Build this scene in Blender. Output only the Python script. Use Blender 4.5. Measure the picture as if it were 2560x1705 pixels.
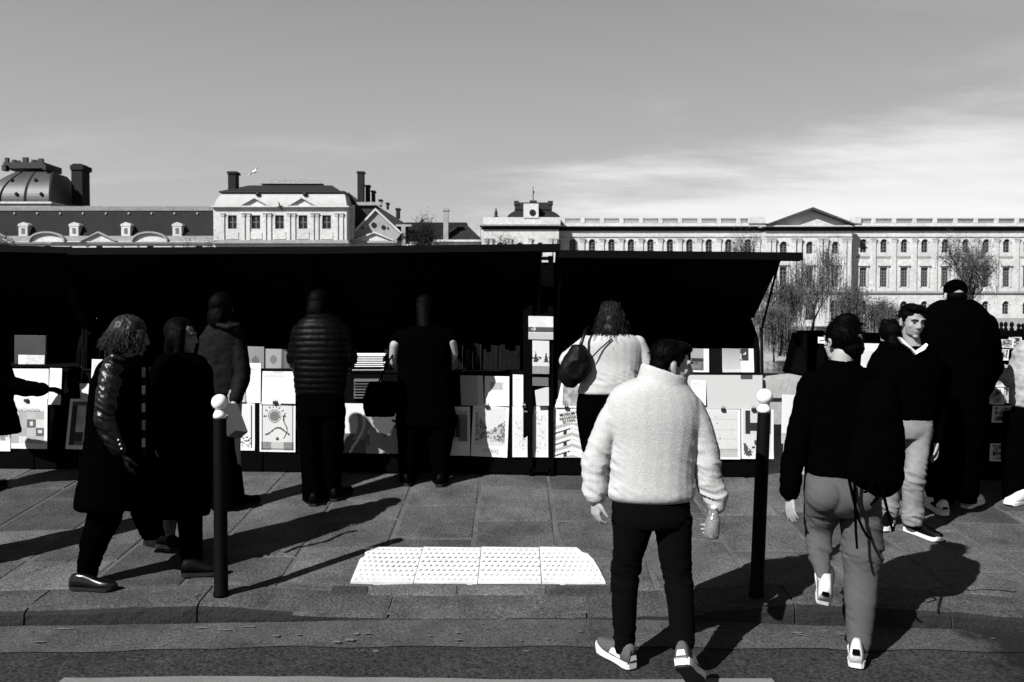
import bpy, bmesh, math, random
import numpy as np
from mathutils import Vector, Matrix

for o in list(bpy.data.objects):
    bpy.data.objects.remove(o)
SC = bpy.context.scene
COL = SC.collection
rnd = random.Random(7)

# ------------------------------------------------------------------ camera
ZC = 1.70                       # camera height above the gutter datum
FP = 2100.0                     # focal length in photograph pixels (2560 wide)
PITCH = math.atan(52.5 / FP)    # slightly downwards
cam_d = bpy.data.cameras.new('camera')
cam_d.sensor_width = 36.0
cam_d.lens = FP / 2560.0 * 36.0
cam_d.clip_start = 0.1
cam_d.clip_end = 6000.0
cam_d.dof.use_dof = True
cam_d.dof.focus_distance = 5.6
cam_d.dof.aperture_fstop = 5.6
cam = bpy.data.objects.new('camera', cam_d)
cam.location = (0, 0, ZC)
cam.rotation_euler = (math.pi / 2 - PITCH, 0, 0)
COL.objects.link(cam)
SC.camera = cam

# ------------------------------------------------------------------ light
SUN_EL = math.radians(39.5)
SUN_DIR = Vector((0.695 * math.cos(SUN_EL), 0.719 * math.cos(SUN_EL), -math.sin(SUN_EL)))  # the way light travels
sun_d = bpy.data.lights.new('sun', 'SUN')
sun_d.energy = 5.0
sun_d.angle = math.radians(0.53)
sun_d.color = (1.0, 0.995, 0.985)
sun = bpy.data.objects.new('sun', sun_d)
sun.rotation_euler = SUN_DIR.to_track_quat('-Z', 'Y').to_euler()
sun.location = (-20, -20, 25)
COL.objects.link(sun)

W = bpy.data.worlds.new('World')
SC.world = W
W.use_nodes = True
nt = W.node_tree
nt.nodes.clear()
def wn(t, **kw):
    n = nt.nodes.new(t)
    for k, v in kw.items():
        setattr(n, k, v)
    return n
sky = wn('ShaderNodeTexSky', sky_type='NISHITA', sun_disc=False)
sky.sun_elevation = SUN_EL
sky.sun_rotation = math.atan2(-SUN_DIR.x, -SUN_DIR.y)
sky.air_density = 1.0
sky.dust_density = 0.6
sky.ozone_density = 1.0
sep = wn('ShaderNodeSeparateColor')          # black and white film behind a red filter: the red part of the sky
nt.links.new(sky.outputs[0], sep.inputs[0])
geo = wn('ShaderNodeTexCoord')
sxyz = wn('ShaderNodeSeparateXYZ')
nt.links.new(geo.outputs['Generated'], sxyz.inputs[0])
def wmath(op, a, b=None, clamp=False):
    n = wn('ShaderNodeMath', operation=op, use_clamp=clamp)
    for i, v in enumerate((a, b)):
        if v is None: continue
        if isinstance(v, (int, float)): n.inputs[i].default_value = v
        else: nt.links.new(v, n.inputs[i])
    return n.outputs[0]
zpos = wmath('ADD', wmath('MAXIMUM', sxyz.outputs[2], 0.0), 0.12)
cx = wmath('DIVIDE', sxyz.outputs[0], zpos)
cy = wmath('DIVIDE', sxyz.outputs[1], zpos)
comb = wn('ShaderNodeCombineXYZ')
nt.links.new(cx, comb.inputs[0]); nt.links.new(cy, comb.inputs[1])
mp = wn('ShaderNodeMapping')
mp.inputs['Rotation'].default_value = (0, 0, math.radians(46))
mp.inputs['Scale'].default_value = (0.34, 0.8, 1)
mp.inputs['Location'].default_value = (1.3, 4.2, 0)
nt.links.new(comb.outputs[0], mp.inputs[0])
n1 = wn('ShaderNodeTexNoise'); n1.inputs['Scale'].default_value = 1.1; n1.inputs['Detail'].default_value = 6; n1.inputs['Roughness'].default_value = 0.6
n1.inputs['Distortion'].default_value = 0.6
nt.links.new(mp.outputs[0], n1.inputs['Vector'])
n2 = wn('ShaderNodeTexNoise'); n2.inputs['Scale'].default_value = 2.0; n2.inputs['Detail'].default_value = 8; n2.inputs['Roughness'].default_value = 0.62
nt.links.new(mp.outputs[0], n2.inputs['Vector'])
# a sheet of thin high cloud whose edge runs across the sky beyond the palace
front = wmath('ADD', wmath('ADD', wmath('MULTIPLY', cx, 0.73), wmath('MULTIPLY', cy, 0.69)), wmath('MULTIPLY', wmath('SUBTRACT', n2.outputs[0], 0.5), 2.4))
ramp = wn('ShaderNodeMapRange', interpolation_type='SMOOTHSTEP')
ramp.inputs['From Min'].default_value = 2.38; ramp.inputs['From Max'].default_value = 3.5
nt.links.new(front, ramp.inputs['Value'])
wisp = wn('ShaderNodeMapRange', interpolation_type='SMOOTHSTEP')
wisp.inputs['From Min'].default_value = 0.52; wisp.inputs['From Max'].default_value = 0.80
nt.links.new(n1.outputs[0], wisp.inputs['Value'])
tex = wmath('ADD', wmath('MULTIPLY', n2.outputs[0], 1.0), 0.48)
cloud = wmath('MULTIPLY', wmath('ADD', ramp.outputs[0], wmath('MULTIPLY', wisp.outputs[0], 0.55)), tex)
zq = wmath('DIVIDE', wmath('MAXIMUM', sxyz.outputs[2], 0.0), 0.53)
haze_sky = wmath('POWER', 2.71828, wmath('MULTIPLY', wmath('MULTIPLY', zq, zq), -1.0))   # added pale low air; zenith kept dark to deepen shadows, like a red filter
film = wmath('ADD', wmath('MULTIPLY', sep.outputs[0], 0.28), wmath('MULTIPLY', haze_sky, 3.75))
tot = wmath('ADD', film, wmath('MULTIPLY', cloud, 2.9))
cc = wn('ShaderNodeCombineColor')
for i in range(3): nt.links.new(tot, cc.inputs[i])
bg = wn('ShaderNodeBackground'); bg.inputs[1].default_value = 0.05
nt.links.new(cc.outputs[0], bg.inputs[0])
wo = wn('ShaderNodeOutputWorld')
nt.links.new(bg.outputs[0], wo.inputs[0])

SC.view_settings.view_transform = 'Standard'
SC.view_settings.look = 'None'
SC.view_settings.exposure = 1.2
SC.view_settings.gamma = 1.0
SC.view_settings.use_curve_mapping = False
SC.render.engine = 'CYCLES'
SC.cycles.use_denoising = True
SC.cycles.max_bounces = 6
SC.cycles.diffuse_bounces = 2
SC.cycles.glossy_bounces = 2
SC.cycles.transparent_max_bounces = 6

# ------------------------------------------------------------------ geometry of the place
CP, SP = math.cos(PITCH), math.sin(PITCH)
def ray(px, py):
    x = (px - 1280.0) / FP
    v = -(py - 852.5) / FP
    return x, CP + v * SP, -SP + v * CP
def at(px, py, Y):
    """the point at depth Y (metres ahead) that this photograph pixel looks at"""
    x, y, z = ray(px, py)
    t = Y / y
    return Vector((x * t, Y, ZC + z * t))
ROAD_A, ROAD_S = 2.01, 0.05
WALK_A, WALK_S = 2.20, 0.11
def road_z(y): return ZC - ROAD_A + ROAD_S * y
def walk_plane(y): return ZC - WALK_A + WALK_S * y
def hit_slope(px, py, A, S):
    x, y, z = ray(px, py)
    t = -A / (z - S * y)
    return Vector((x * t, y * t, ZC + z * t))
KERB_PX = [(-900, 1556, 1604), (-400, 1540, 1590), (0, 1528, 1573), (250, 1520, 1570), (480, 1512, 1566), (560, 1514, 1564), (700, 1526, 1562),
           (860, 1539, 1559), (965, 1544, 1557), (1250, 1543, 1556), (1470, 1541, 1556), (1700, 1532, 1558), (1850, 1522, 1563),
           (1990, 1508, 1570), (2265, 1521, 1577), (2400, 1530, 1581), (2560, 1545, 1588), (2900, 1572, 1604), (3500, 1580, 1610)]
KX, KY, KT = [], [], []
for px, pt, pb in KERB_PX:
    p = hit_slope(px, pb, ROAD_A, ROAD_S)
    KX.append(p.x); KY.append(p.y); KT.append(at(px, pt, p.y).z)
def kerb_y(x): return float(np.interp(x, KX, KY))
def kerb_t(x): return float(np.interp(x, KX, KT))
def walk_z(x, y):
    ky = kerb_y(x)
    d = kerb_t(x) - walk_plane(ky)
    return walk_plane(y) + d * math.exp(-((max(y - ky, 0) / 0.55) ** 2))
def on_walk(px, py):
    p = hit_slope(px, py, WALK_A, WALK_S)
    for _ in range(4):
        d = walk_z(p.x, p.y) - walk_plane(p.y)
        p = hit_slope(px, py, WALK_A - d, WALK_S)
    return p
def on_road(px, py): return hit_slope(px, py, ROAD_A, ROAD_S)

# ------------------------------------------------------------------ helpers
def tag(o, label=None, cat=None, group=None, kind=None):
    if label: o['label'] = label
    if cat: o['category'] = cat
    if group: o['group'] = group
    if kind: o['kind'] = kind
    return o
def empty(name, loc=(0, 0, 0)):
    o = bpy.data.objects.new(name, None)
    o.empty_display_size = 0.2
    o.location = loc
    COL.objects.link(o)
    return o
def thing(name, label, cat, loc=(0, 0, 0), group=None):
    return tag(empty(name, loc), label, cat, group)
def link(name, me, mat=None, parent=None, smooth=False):
    o = bpy.data.objects.new(name, me)
    COL.objects.link(o)
    if mat is not None:
        me.materials.clear(); me.materials.append(mat)
    if parent is not None:
        o.parent = parent
        o.matrix_parent_inverse = Matrix.Translation(-world_loc(parent))
    if smooth:
        me.polygons.foreach_set('use_smooth', [True] * len(me.polygons))
    return o
def world_loc(o):
    v = Vector(o.location)
    if o.parent is not None and o.type == 'EMPTY': v = v + world_loc(o.parent) * 0
    return v if o.type == 'EMPTY' else Vector((0, 0, 0))
def mesh(name, V, F, mat=None, parent=None, smooth=False):
    me = bpy.data.meshes.new(name)
    me.from_pydata([tuple(v) for v in V], [], F)
    me.validate(clean_customdata=False)
    me.update()
    return link(name, me, mat, parent, smooth)
class MB:
    """collects vertices and faces for one mesh"""
    def __init__(s): s.V = []; s.F = []
    def add(s, V, F):
        n = len(s.V)
        s.V += [Vector(v) for v in V]
        s.F += [tuple(i + n for i in f) for f in F]
        return s
    def box(s, x0, x1, y0, y1, z0, z1):
        V = [(x0, y0, z0), (x1, y0, z0), (x1, y1, z0), (x0, y1, z0), (x0, y0, z1), (x1, y0, z1), (x1, y1, z1), (x0, y1, z1)]
        return s.add(V, BOXF)
    def hexa(s, pts): return s.add(pts, BOXF)      # 4 bottom points, 4 top points
    def bar(s, a, b, w, h=None, up=Vector((0, 0, 1))):
        a, b = Vector(a), Vector(b); h = h or w
        d = (b - a).normalized()
        if abs(d.dot(up)) > 0.98: up = Vector((0, 1, 0))
        u = d.cross(up).normalized() * w / 2
        v = u.cross(d).normalized() * h / 2
        return s.add([a - u - v, a + u - v, a + u + v, a - u + v, b - u - v, b + u - v, b + u + v, b - u + v], BOXF)
    def tube(s, pts, radii, n=8, cap=True):
        pts = [Vector(p) for p in pts]
        base = len(s.V)
        t0 = (pts[1] - pts[0]).normalized()
        up = Vector((0, 0, 1)) if abs(t0.z) < 0.9 else Vector((1, 0, 0))
        u = t0.cross(up).normalized()
        for i, p in enumerate(pts):
            t = (pts[min(i + 1, len(pts) - 1)] - pts[max(i - 1, 0)]).normalized()
            u = (u - t * u.dot(t)).normalized()
            w = t.cross(u)
            for k in range(n):
                a = 2 * math.pi * k / n
                s.V.append(p + (u * math.cos(a) + w * math.sin(a)) * radii[i])
        for i in range(len(pts) - 1):
            for k in range(n):
                a = base + i * n + k; b = base + i * n + (k + 1) % n
                s.F.append((a, b, b + n, a + n))
        if cap:
            s.F.append(tuple(base + k for k in reversed(range(n))))
            s.F.append(tuple(base + (len(pts) - 1) * n + k for k in range(n)))
        return s
    def prism(s, poly, y0, y1):
        """polygon of (x,z) between depth y0 (front) and y1"""
        n = len(poly)
        V = [(x, y0, z) for x, z in poly] + [(x, y1, z) for x, z in poly]
        F = [tuple(range(n)), tuple(reversed(range(n, 2 * n)))]
        F += [(i, n + i, n + (i + 1) % n, (i + 1) % n) for i in range(n)]
        return s.add(V, F)
    def lathe(s, prof, c=(0, 0, 0), n=20, axis=None):
        base = len(s.V)
        c = Vector(c)
        for r, z in prof:
            for k in range(n):
                a = 2 * math.pi * k / n
                p = Vector((r * math.cos(a), r * math.sin(a), z))
                if axis is not None: p = axis @ p
                s.V.append(c + p)
        for i in range(len(prof) - 1):
            for k in range(n):
                a = base + i * n + k; b = base + i * n + (k + 1) % n
                s.F.append((a, b, b + n, a + n))
        s.F.append(tuple(base + k for k in reversed(range(n))))
        s.F.append(tuple(base + (len(prof) - 1) * n + k for k in range(n)))
        return s
    def build(s, name, mat=None, parent=None, smooth=False):
        me = bpy.data.meshes.new(name)
        me.from_pydata([tuple(v) for v in s.V], [], s.F)
        me.update()
        bm = bmesh.new(); bm.from_mesh(me)
        bmesh.ops.recalc_face_normals(bm, faces=bm.faces)
        bm.to_mesh(me); bm.free()
        return link(name, me, mat, parent, smooth)
BOXF = [(3, 2, 1, 0), (4, 5, 6, 7), (0, 1, 5, 4), (1, 2, 6, 5), (2, 3, 7, 6), (3, 0, 4, 7)]

# ------------------------------------------------------------------ materials (grey: the photograph is black and white)
MATS = {}
def mat(name, v, rough=0.85, spec=0.2, nscale=0, namp=0.0, bscale=0, bstr=0.0, bdist=0.01, rand=0.0, n2scale=0, n2amp=0.0, stretch=None, sheen=0.0, trans=0.0, metal=0.0, attr=False):
    if name in MATS: return MATS[name]
    m = bpy.data.materials.new(name); m.use_nodes = True
    t = m.node_tree; b = t.nodes['Principled BSDF']
    b.inputs['Roughness'].default_value = rough
    b.inputs['Specular IOR Level'].default_value = spec
    b.inputs['Metallic'].default_value = metal
    if sheen: b.inputs['Sheen Weight'].default_value = sheen
    if trans: b.inputs['Transmission Weight'].default_value = trans
    def N(ty): return t.nodes.new(ty)
    def math_(op, a, c):
        n = N('ShaderNodeMath'); n.operation = op
        for i, q in enumerate((a, c)):
            if isinstance(q, (int, float)): n.inputs[i].default_value = q
            else: t.links.new(q, n.inputs[i])
        return n.outputs[0]
    tc = N('ShaderNodeTexCoord')
    src = tc.outputs['Object']
    if stretch:
        mpn = N('ShaderNodeMapping'); mpn.inputs['Scale'].default_value = stretch
        t.links.new(src, mpn.inputs[0]); src = mpn.outputs[0]
    val = None
    for sc_, am in ((nscale, namp), (n2scale, n2amp)):
        if sc_:
            n = N('ShaderNodeTexNoise'); n.inputs['Scale'].default_value = sc_; n.inputs['Detail'].default_value = 4; n.inputs['Roughness'].default_value = 0.65
            t.links.new(src, n.inputs['Vector'])
            f = math_('ADD', math_('MULTIPLY', math_('SUBTRACT', n.outputs[0], 0.5), am * 4.0), 1.0)
            f = math_('MAXIMUM', f, 0.05)
            val = f if val is None else math_('MULTIPLY', val, f)
    if rand:
        oi = N('ShaderNodeObjectInfo')
        f = math_('ADD', math_('MULTIPLY', math_('SUBTRACT', oi.outputs['Random'], 0.5), rand * 2), 1.0)
        val = f if val is None else math_('MULTIPLY', val, f)
    if attr:
        a = N('ShaderNodeAttribute'); a.attribute_name = 'Col'
        s_ = N('ShaderNodeSeparateColor'); t.links.new(a.outputs['Color'], s_.inputs[0])
        val = s_.outputs[0] if val is None else math_('MULTIPLY', val, s_.outputs[0])
    if val is None:
        b.inputs['Base Color'].default_value = (v, v, v, 1)
    else:
        val = math_('MULTIPLY', val, v)
        c = N('ShaderNodeCombineColor')
        for i in range(3): t.links.new(val, c.inputs[i])
        t.links.new(c.outputs[0], b.inputs['Base Color'])
    if bscale:
        n = N('ShaderNodeTexNoise'); n.inputs['Scale'].default_value = bscale; n.inputs['Detail'].default_value = 4; n.inputs['Roughness'].default_value = 0.6
        t.links.new(src, n.inputs['Vector'])
        bp = N('ShaderNodeBump'); bp.inputs['Strength'].default_value = bstr; bp.inputs['Distance'].default_value = bdist
        t.links.new(n.outputs[0], bp.inputs['Height'])
        t.links.new(bp.outputs[0], b.inputs['Normal'])
    MATS[name] = m
    return m

# vectorised value noise
_rt = np.random.RandomState(11)
_TAB = _rt.rand(4096)
def vnoise(P, seed=0):
    P = np.asarray(P, float)
    i = np.floor(P).astype(np.int64); f = P - i
    f = f * f * (3 - 2 * f)
    def h(a, b, c): return _TAB[(a * 73856093 ^ b * 19349663 ^ c * 83492791 ^ (seed * 2654435)) & 4095]
    x, y, z = i[:, 0], i[:, 1], i[:, 2]
    fx, fy, fz = f[:, 0], f[:, 1], f[:, 2]
    r = 0
    for dx in (0, 1):
        wx = fx if dx else 1 - fx
        for dy in (0, 1):
            wy = fy if dy else 1 - fy
            for dz in (0, 1):
                wz = fz if dz else 1 - fz
                r = r + h(x + dx, y + dy, z + dz) * wx * wy * wz
    return r
def fbm(P, seed=0, oct=3):
    P = np.asarray(P, float); r = 0; a = 0.5
    for k in range(oct):
        r = r + a * vnoise(P * (2 ** k), seed + k); a *= 0.5
    return r

# a side scene where meshes are remeshed
TMP = bpy.data.scenes.new('workbench')
def tmp_graph():
    with bpy.context.temp_override(scene=TMP, view_layer=TMP.view_layers[0]):
        dg = bpy.context.evaluated_depsgraph_get()
        dg.update()
    return dg
def remesh(V, F, voxel, smooth=4):
    me = bpy.data.meshes.new('tmp')
    me.from_pydata([tuple(v) for v in V], [], F); me.update()
    o = bpy.data.objects.new('tmp', me)
    TMP.collection.objects.link(o)
    r = o.modifiers.new('r', 'REMESH'); r.mode = 'VOXEL'; r.voxel_size = voxel; r.use_smooth_shade = True
    if smooth:
        s = o.modifiers.new('s', 'SMOOTH'); s.factor = 0.5; s.iterations = smooth
    dg = tmp_graph()
    out = bpy.data.meshes.new_from_object(o.evaluated_get(dg), depsgraph=dg)
    bpy.data.objects.remove(o); bpy.data.meshes.remove(me)
    return out
def text_mesh(body, size, bold=0.0, shear=0.0, spacing=1.0):
    cu = bpy.data.curves.new('tmp', 'FONT'); cu.body = body; cu.size = size; cu.align_x = 'CENTER'; cu.align_y = 'CENTER'
    cu.offset = bold; cu.shear = shear; cu.space_character = spacing; cu.resolution_u = 3
    o = bpy.data.objects.new('tmp', cu); TMP.collection.objects.link(o)
    dg = tmp_graph()
    out = bpy.data.meshes.new_from_object(o.evaluated_get(dg), depsgraph=dg)
    bpy.data.objects.remove(o)
    return out
def get_co(me):
    a = np.empty(len(me.vertices) * 3); me.vertices.foreach_get('co', a); return a.reshape(-1, 3)
def get_no(me):
    a = np.empty(len(me.vertices) * 3); me.vertex_normals.foreach_get('vector', a); return a.reshape(-1, 3)
def set_co(me, a):
    me.vertices.foreach_set('co', np.asarray(a).reshape(-1)); me.update()
# ------------------------------------------------------------------ ground, road, kerb, pavement
M_ASPH = mat('asphalt', 0.0172, 0.9, 0.15, nscale=48, namp=1.25, n2scale=1.7, n2amp=0.35, bscale=60, bstr=1.0, bdist=0.012)
M_GUTT = mat('gutter_concrete', 0.036, 0.9, 0.15, nscale=75, namp=0.9, n2scale=3.2, n2amp=0.5, bscale=60, bstr=0.5, bdist=0.006)
M_PAINT = mat('worn_road_paint', 0.10, 0.85, 0.2, nscale=110, namp=0.22, n2scale=3.0, n2amp=0.2, bscale=80, bstr=0.5, bdist=0.006)
M_SLAB = mat('paving_stone', 0.042, 0.85, 0.15, nscale=80, namp=1.0, n2scale=2.4, n2amp=0.55, bscale=70, bstr=0.8, bdist=0.008, rand=0.45)
M_JOINT = mat('joint_mortar', 0.060, 0.95, 0.1, nscale=70, namp=0.3, n2scale=3, n2amp=0.4, bscale=60, bstr=0.8, bdist=0.01)
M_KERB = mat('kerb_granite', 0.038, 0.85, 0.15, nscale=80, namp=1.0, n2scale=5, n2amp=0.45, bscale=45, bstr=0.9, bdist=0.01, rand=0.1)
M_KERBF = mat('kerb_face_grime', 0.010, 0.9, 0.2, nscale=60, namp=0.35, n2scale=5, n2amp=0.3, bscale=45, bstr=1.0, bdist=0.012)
M_TACT = mat('tactile_white', 0.385, 0.7, 0.2, nscale=60, namp=0.12, n2scale=6, n2amp=0.16)
M_EARTH = mat('far_ground', 0.10, 0.95, 0.1, nscale=0.05, namp=0.3)
M_WATER = mat('river_water', 0.03, 0.12, 0.5, bscale=0.5, bstr=0.5, bdist=0.3)
M_QUAY = mat('quay_stone', 0.22, 0.9, 0.1, nscale=0.6, namp=0.25, n2scale=0.12, n2amp=0.2)

# the road and the bank beneath everything on this side of the river
V, F = [], []
xs = [-40, -15] + [-8 + 0.5 * i for i in range(33)] + [15, 40]
ys = [-25, -5, 0, 2, 3, 3.6] 
for y in ys + ['k']:
    for x in xs:
        yy = kerb_y(x) + 0.05 if y == 'k' else y
        V.append((x, yy, road_z(yy)))
n = len(xs)
for j in range(len(ys)):
    for i in range(n - 1):
        F.append((j * n + i, j * n + i + 1, (j + 1) * n + i + 1, (j + 1) * n + i))
tag(mesh('road', V, F, M_ASPH), kind='structure')
# concrete gutter strip beside the kerb
edge = [(-900, 1660), (0, 1636), (350, 1629), (600, 1620), (1250, 1619), (1700, 1620), (2560, 1632), (3500, 1640)]
ex = [on_road(a, b).x for a, b in edge]; ey = [on_road(a, b).y for a, b in edge]
V, F = [], []
gx = [-7 + 0.1 * i for i in range(141)]
for i, x in enumerate(gx):
    y0 = float(np.interp(x, ex, ey)) + 0.012 * math.sin(x * 9) + rnd.uniform(-.006, .006); y1 = kerb_y(x) + 0.03
    for k in range(4):
        y = y0 + (y1 - y0) * k / 3
        V.append((x, y, road_z(y) + 0.006 + (0.0 if k == 0 else 0.004 * k)))
for i in range(len(gx) - 1):
    for k in range(3):
        a = i * 4 + k
        F.append((a, a + 4, a + 5, a + 1))
tag(mesh('gutter_strip', V, F, M_GUTT), kind='structure')
# painted band at the bottom of the picture
V, F = [], []
for i in range(31):
    px = 160 + (1930 - 160) * i / 30
    top = 1697 - 4 * math.sin(i * 0.21) + rnd.uniform(-1.2, 1.2)
    a = on_road(px, top)
    b = Vector((a.x, a.y - 0.5, road_z(a.y - 0.5)))
    V += [a + Vector((0, 0, .005)), b + Vector((0, 0, .005))]
F = [(2 * i, 2 * i + 1, 2 * i + 3, 2 * i + 2) for i in range(30)]
tag(mesh('road_marking', V, F, M_PAINT), kind='structure')

# wet dark grime spreading from the kerb at the right: a stain in the road surface itself
for m_, dark in ((M_ASPH, 0.22), (M_GUTT, 0.16)):
    t_ = m_.node_tree; bs = t_.nodes['Principled BSDF']
    src = bs.inputs['Base Color'].links[0].from_socket
    tc_ = t_.nodes.new('ShaderNodeTexCoord'); sx_ = t_.nodes.new('ShaderNodeSeparateXYZ'); t_.links.new(tc_.outputs['Object'], sx_.inputs[0])
    no_ = t_.nodes.new('ShaderNodeTexNoise'); no_.inputs['Scale'].default_value = 3.2; no_.inputs['Detail'].default_value = 9; no_.inputs['Roughness'].default_value = 0.72
    t_.links.new(tc_.outputs['Object'], no_.inputs['Vector'])
    ad = t_.nodes.new('ShaderNodeMath'); ad.operation = 'MULTIPLY_ADD'; ad.inputs[1].default_value = 1.3
    t_.links.new(no_.outputs[0], ad.inputs[0]); t_.links.new(sx_.outputs[0], ad.inputs[2])
    mr = t_.nodes.new('ShaderNodeMapRange'); mr.inputs['From Min'].default_value = 3.10; mr.inputs['From Max'].default_value = 3.26
    mr.inputs['To Min'].default_value = 1.0; mr.inputs['To Max'].default_value = dark
    t_.links.new(ad.outputs[0], mr.inputs['Value'])
    mx = t_.nodes.new('ShaderNodeVectorMath'); mx.operation = 'SCALE'
    t_.links.new(src, mx.inputs[0]); t_.links.new(mr.outputs[0], mx.inputs['Scale'])
    t_.links.new(mx.outputs[0], bs.inputs['Base Color'])

# pavement base sheet (joints) and slabs
V, F = [], []
xs = [-30, -20, -12] + [-8 + 0.25 * i for i in range(65)] + [12, 20, 30]
rows = [0.0, 0.1, 0.25, 0.45, 0.7, 1.0, 1.5, 2.2, 3.4, 4.2]
for d in rows:
    for x in xs:
        y = kerb_y(x) + 0.05 + d
        V.append((x, y, walk_z(x, y) - 0.006))
n = len(xs)
for j in range(len(rows) - 1):
    for i in range(n - 1):
        F.append((j * n + i, j * n + i + 1, (j + 1) * n + i + 1, (j + 1) * n + i))
pavement = tag(mesh('pavement', V, F, M_JOINT), kind='structure')
def slab(name, quad, mat_, parent, dz=0.0, gap=0.013, bev=0.009, depth=0.03, zf=walk_z, jit=0.003):
    """stone between four (x,y) corners, counter-clockwise"""
    c = sum((Vector(q) for q in quad), Vector((0, 0))) / 4
    def ring(ins, dzz):
        out = []
        for q in quad:
            q = Vector(q); d = (c - q)
            k = Vector((math.copysign(1, d.x), math.copysign(1, d.y))) * ins
            p = q + k
            out.append(Vector((p.x, p.y, zf(p.x, p.y) + dzz)))
        return out
    tilt = [rnd.uniform(-jit, jit) for _ in range(4)]
    r0 = ring(gap, -depth); r1 = ring(gap, -0.006 + dz); r2 = ring(gap + bev, dz)
    for i in range(4):
        r1[i].z += tilt[i]; r2[i].z += tilt[i]
    V = r0 + r1 + r2
    F = [(8, 9, 10, 11)]
    for a in (0, 4):
        for i in range(4):
            j = (i + 1) % 4
            F.append((a + i, a + j, a + 4 + j, a + 4 + i))
    return mesh(name, V, F, mat_, parent)
XC = [-0.27 + 0.585 * i for i in range(-10, 11)]
for ci in range(len(XC) - 1):
    x0, x1 = XC[ci], XC[ci + 1]
    y0 = max(kerb_y(x0), kerb_y(x1)) + 0.30
    far = 7.9
    r2 = random.Random(40 + ci)
    cuts = [y0 + r2.uniform(0.30, 0.75)]
    while cuts[-1] < far - 0.45:
        cuts.append(cuts[-1] + r2.choice([0.55, 0.72, 0.9, 1.05]))
    if ci == 10: cuts = [5.28, 5.78, 6.28, 7.1, 7.9]
    if ci == 9: cuts = [5.3, 5.93, 6.62, 7.35, 7.95]
    if ci == 8: cuts = [5.2, 5.75, 6.3, 6.75, 7.5, 8.0]
    ya, za = (kerb_y(x0) + 0.29, kerb_y(x1) + 0.29), None
    prev = ya
    for c in cuts:
        sk = r2.uniform(-0.03, 0.03)
        nxt = (c + sk, c - sk)
        slab('slab', [(x0, prev[0]), (x1, prev[1]), (x1, nxt[1]), (x0, nxt[0])], M_SLAB, pavement)
        prev = nxt
# small setts in front of the tactile strip
for a, b in ((826, 922), (926, 1146), (1150, 1368), (1374, 1530)):
    p = [on_walk(a - 8, 1489), on_walk(b - 2, 1490), on_walk(b, 1464), on_walk(a + 6, 1463)]
    slab('sett', [(q.x, q.y) for q in p], M_SLAB, pavement, dz=0.007, gap=0.004, jit=0.004)
# cracks across the stones
M_CRACK = mat('crack_dirt', 0.006, 0.95, 0.0)
for pts_ in ([(60, 1440), (110, 1420), (150, 1408), (215, 1385), (262, 1352), (300, 1340)], [(236, 1412), (262, 1400), (290, 1378), (322, 1360)], [(484, 1500), (492, 1490), (505, 1484)], [(2360, 1460), (2420, 1478), (2480, 1476), (2560, 1484)], [(850, 1465), (862, 1478), (858, 1490)], [(2290, 1440), (2330, 1470), (2352, 1474)], [(0, 1330), (50, 1306), (85, 1290), (120, 1262)]):
    fine = []
    for i in range(len(pts_) - 1):
        for k in range(5):
            t = k / 5
            fine.append(on_walk(pts_[i][0] + (pts_[i + 1][0] - pts_[i][0]) * t + rnd.uniform(-3, 3), pts_[i][1] + (pts_[i + 1][1] - pts_[i][1]) * t + rnd.uniform(-1.5, 1.5)))
    V2, F2 = [], []
    for i, q in enumerate(fine):
        w_ = rnd.uniform(.002, .007)
        V2 += [q + Vector((0, -w_, .006)), q + Vector((0, w_, .006))]
    F2 = [(2 * i, 2 * i + 2, 2 * i + 3, 2 * i + 1) for i in range(len(fine) - 1)]
    mesh('crack', V2, F2, M_CRACK, pavement)
# kerb stones
kerb = tag(empty('kerb', (0, 4.8, 0)), kind='structure')
cuts = [-900, -420, 60, 492, 968, 1468, 1988, 2380, 2760, 3300]
def kx(px): return float(np.interp(px, [k[0] for k in KERB_PX], KX))
for ki in range(len(cuts) - 1):
    xa, xb = kx(cuts[ki]) + 0.006, kx(cuts[ki + 1]) - 0.006
    nseg = 14
    V, F = [], []
    for i in range(nseg + 1):
        x = xa + (xb - xa) * i / nseg
        ky, kt = kerb_y(x), kerb_t(x)
        zr = road_z(ky) - 0.05
        h = kt - road_z(ky)
        prof = [(0.0, zr), (0.0, road_z(ky) + h * 0.35), (0.004, road_z(ky) + h * 0.72), (0.018, kt - 0.010 if h > .05 else kt - h * .2), (0.045, kt), (0.16, walk_z(x, ky + .16) + .002), (0.285, walk_z(x, ky + .285)), (0.285, kt - 0.12)]
        for k, (dy, z) in enumerate(prof):
            j = rnd.uniform(-.0045, .0045) if 0 < k < 6 else 0
            V.append((x, ky + dy + j, z + j * 0.6))
    m = 8
    for i in range(nseg):
        for k in range(m - 1):
            a = i * m + k
            F.append((a, a + m, a + m + 1, a + 1))
    F.append(tuple(range(m))); F.append(tuple(reversed(range(nseg * m, nseg * m + m))))
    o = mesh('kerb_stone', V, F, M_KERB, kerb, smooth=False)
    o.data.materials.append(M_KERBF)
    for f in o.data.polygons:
        if f.normal.y < -0.6: f.material_index = 1
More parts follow.
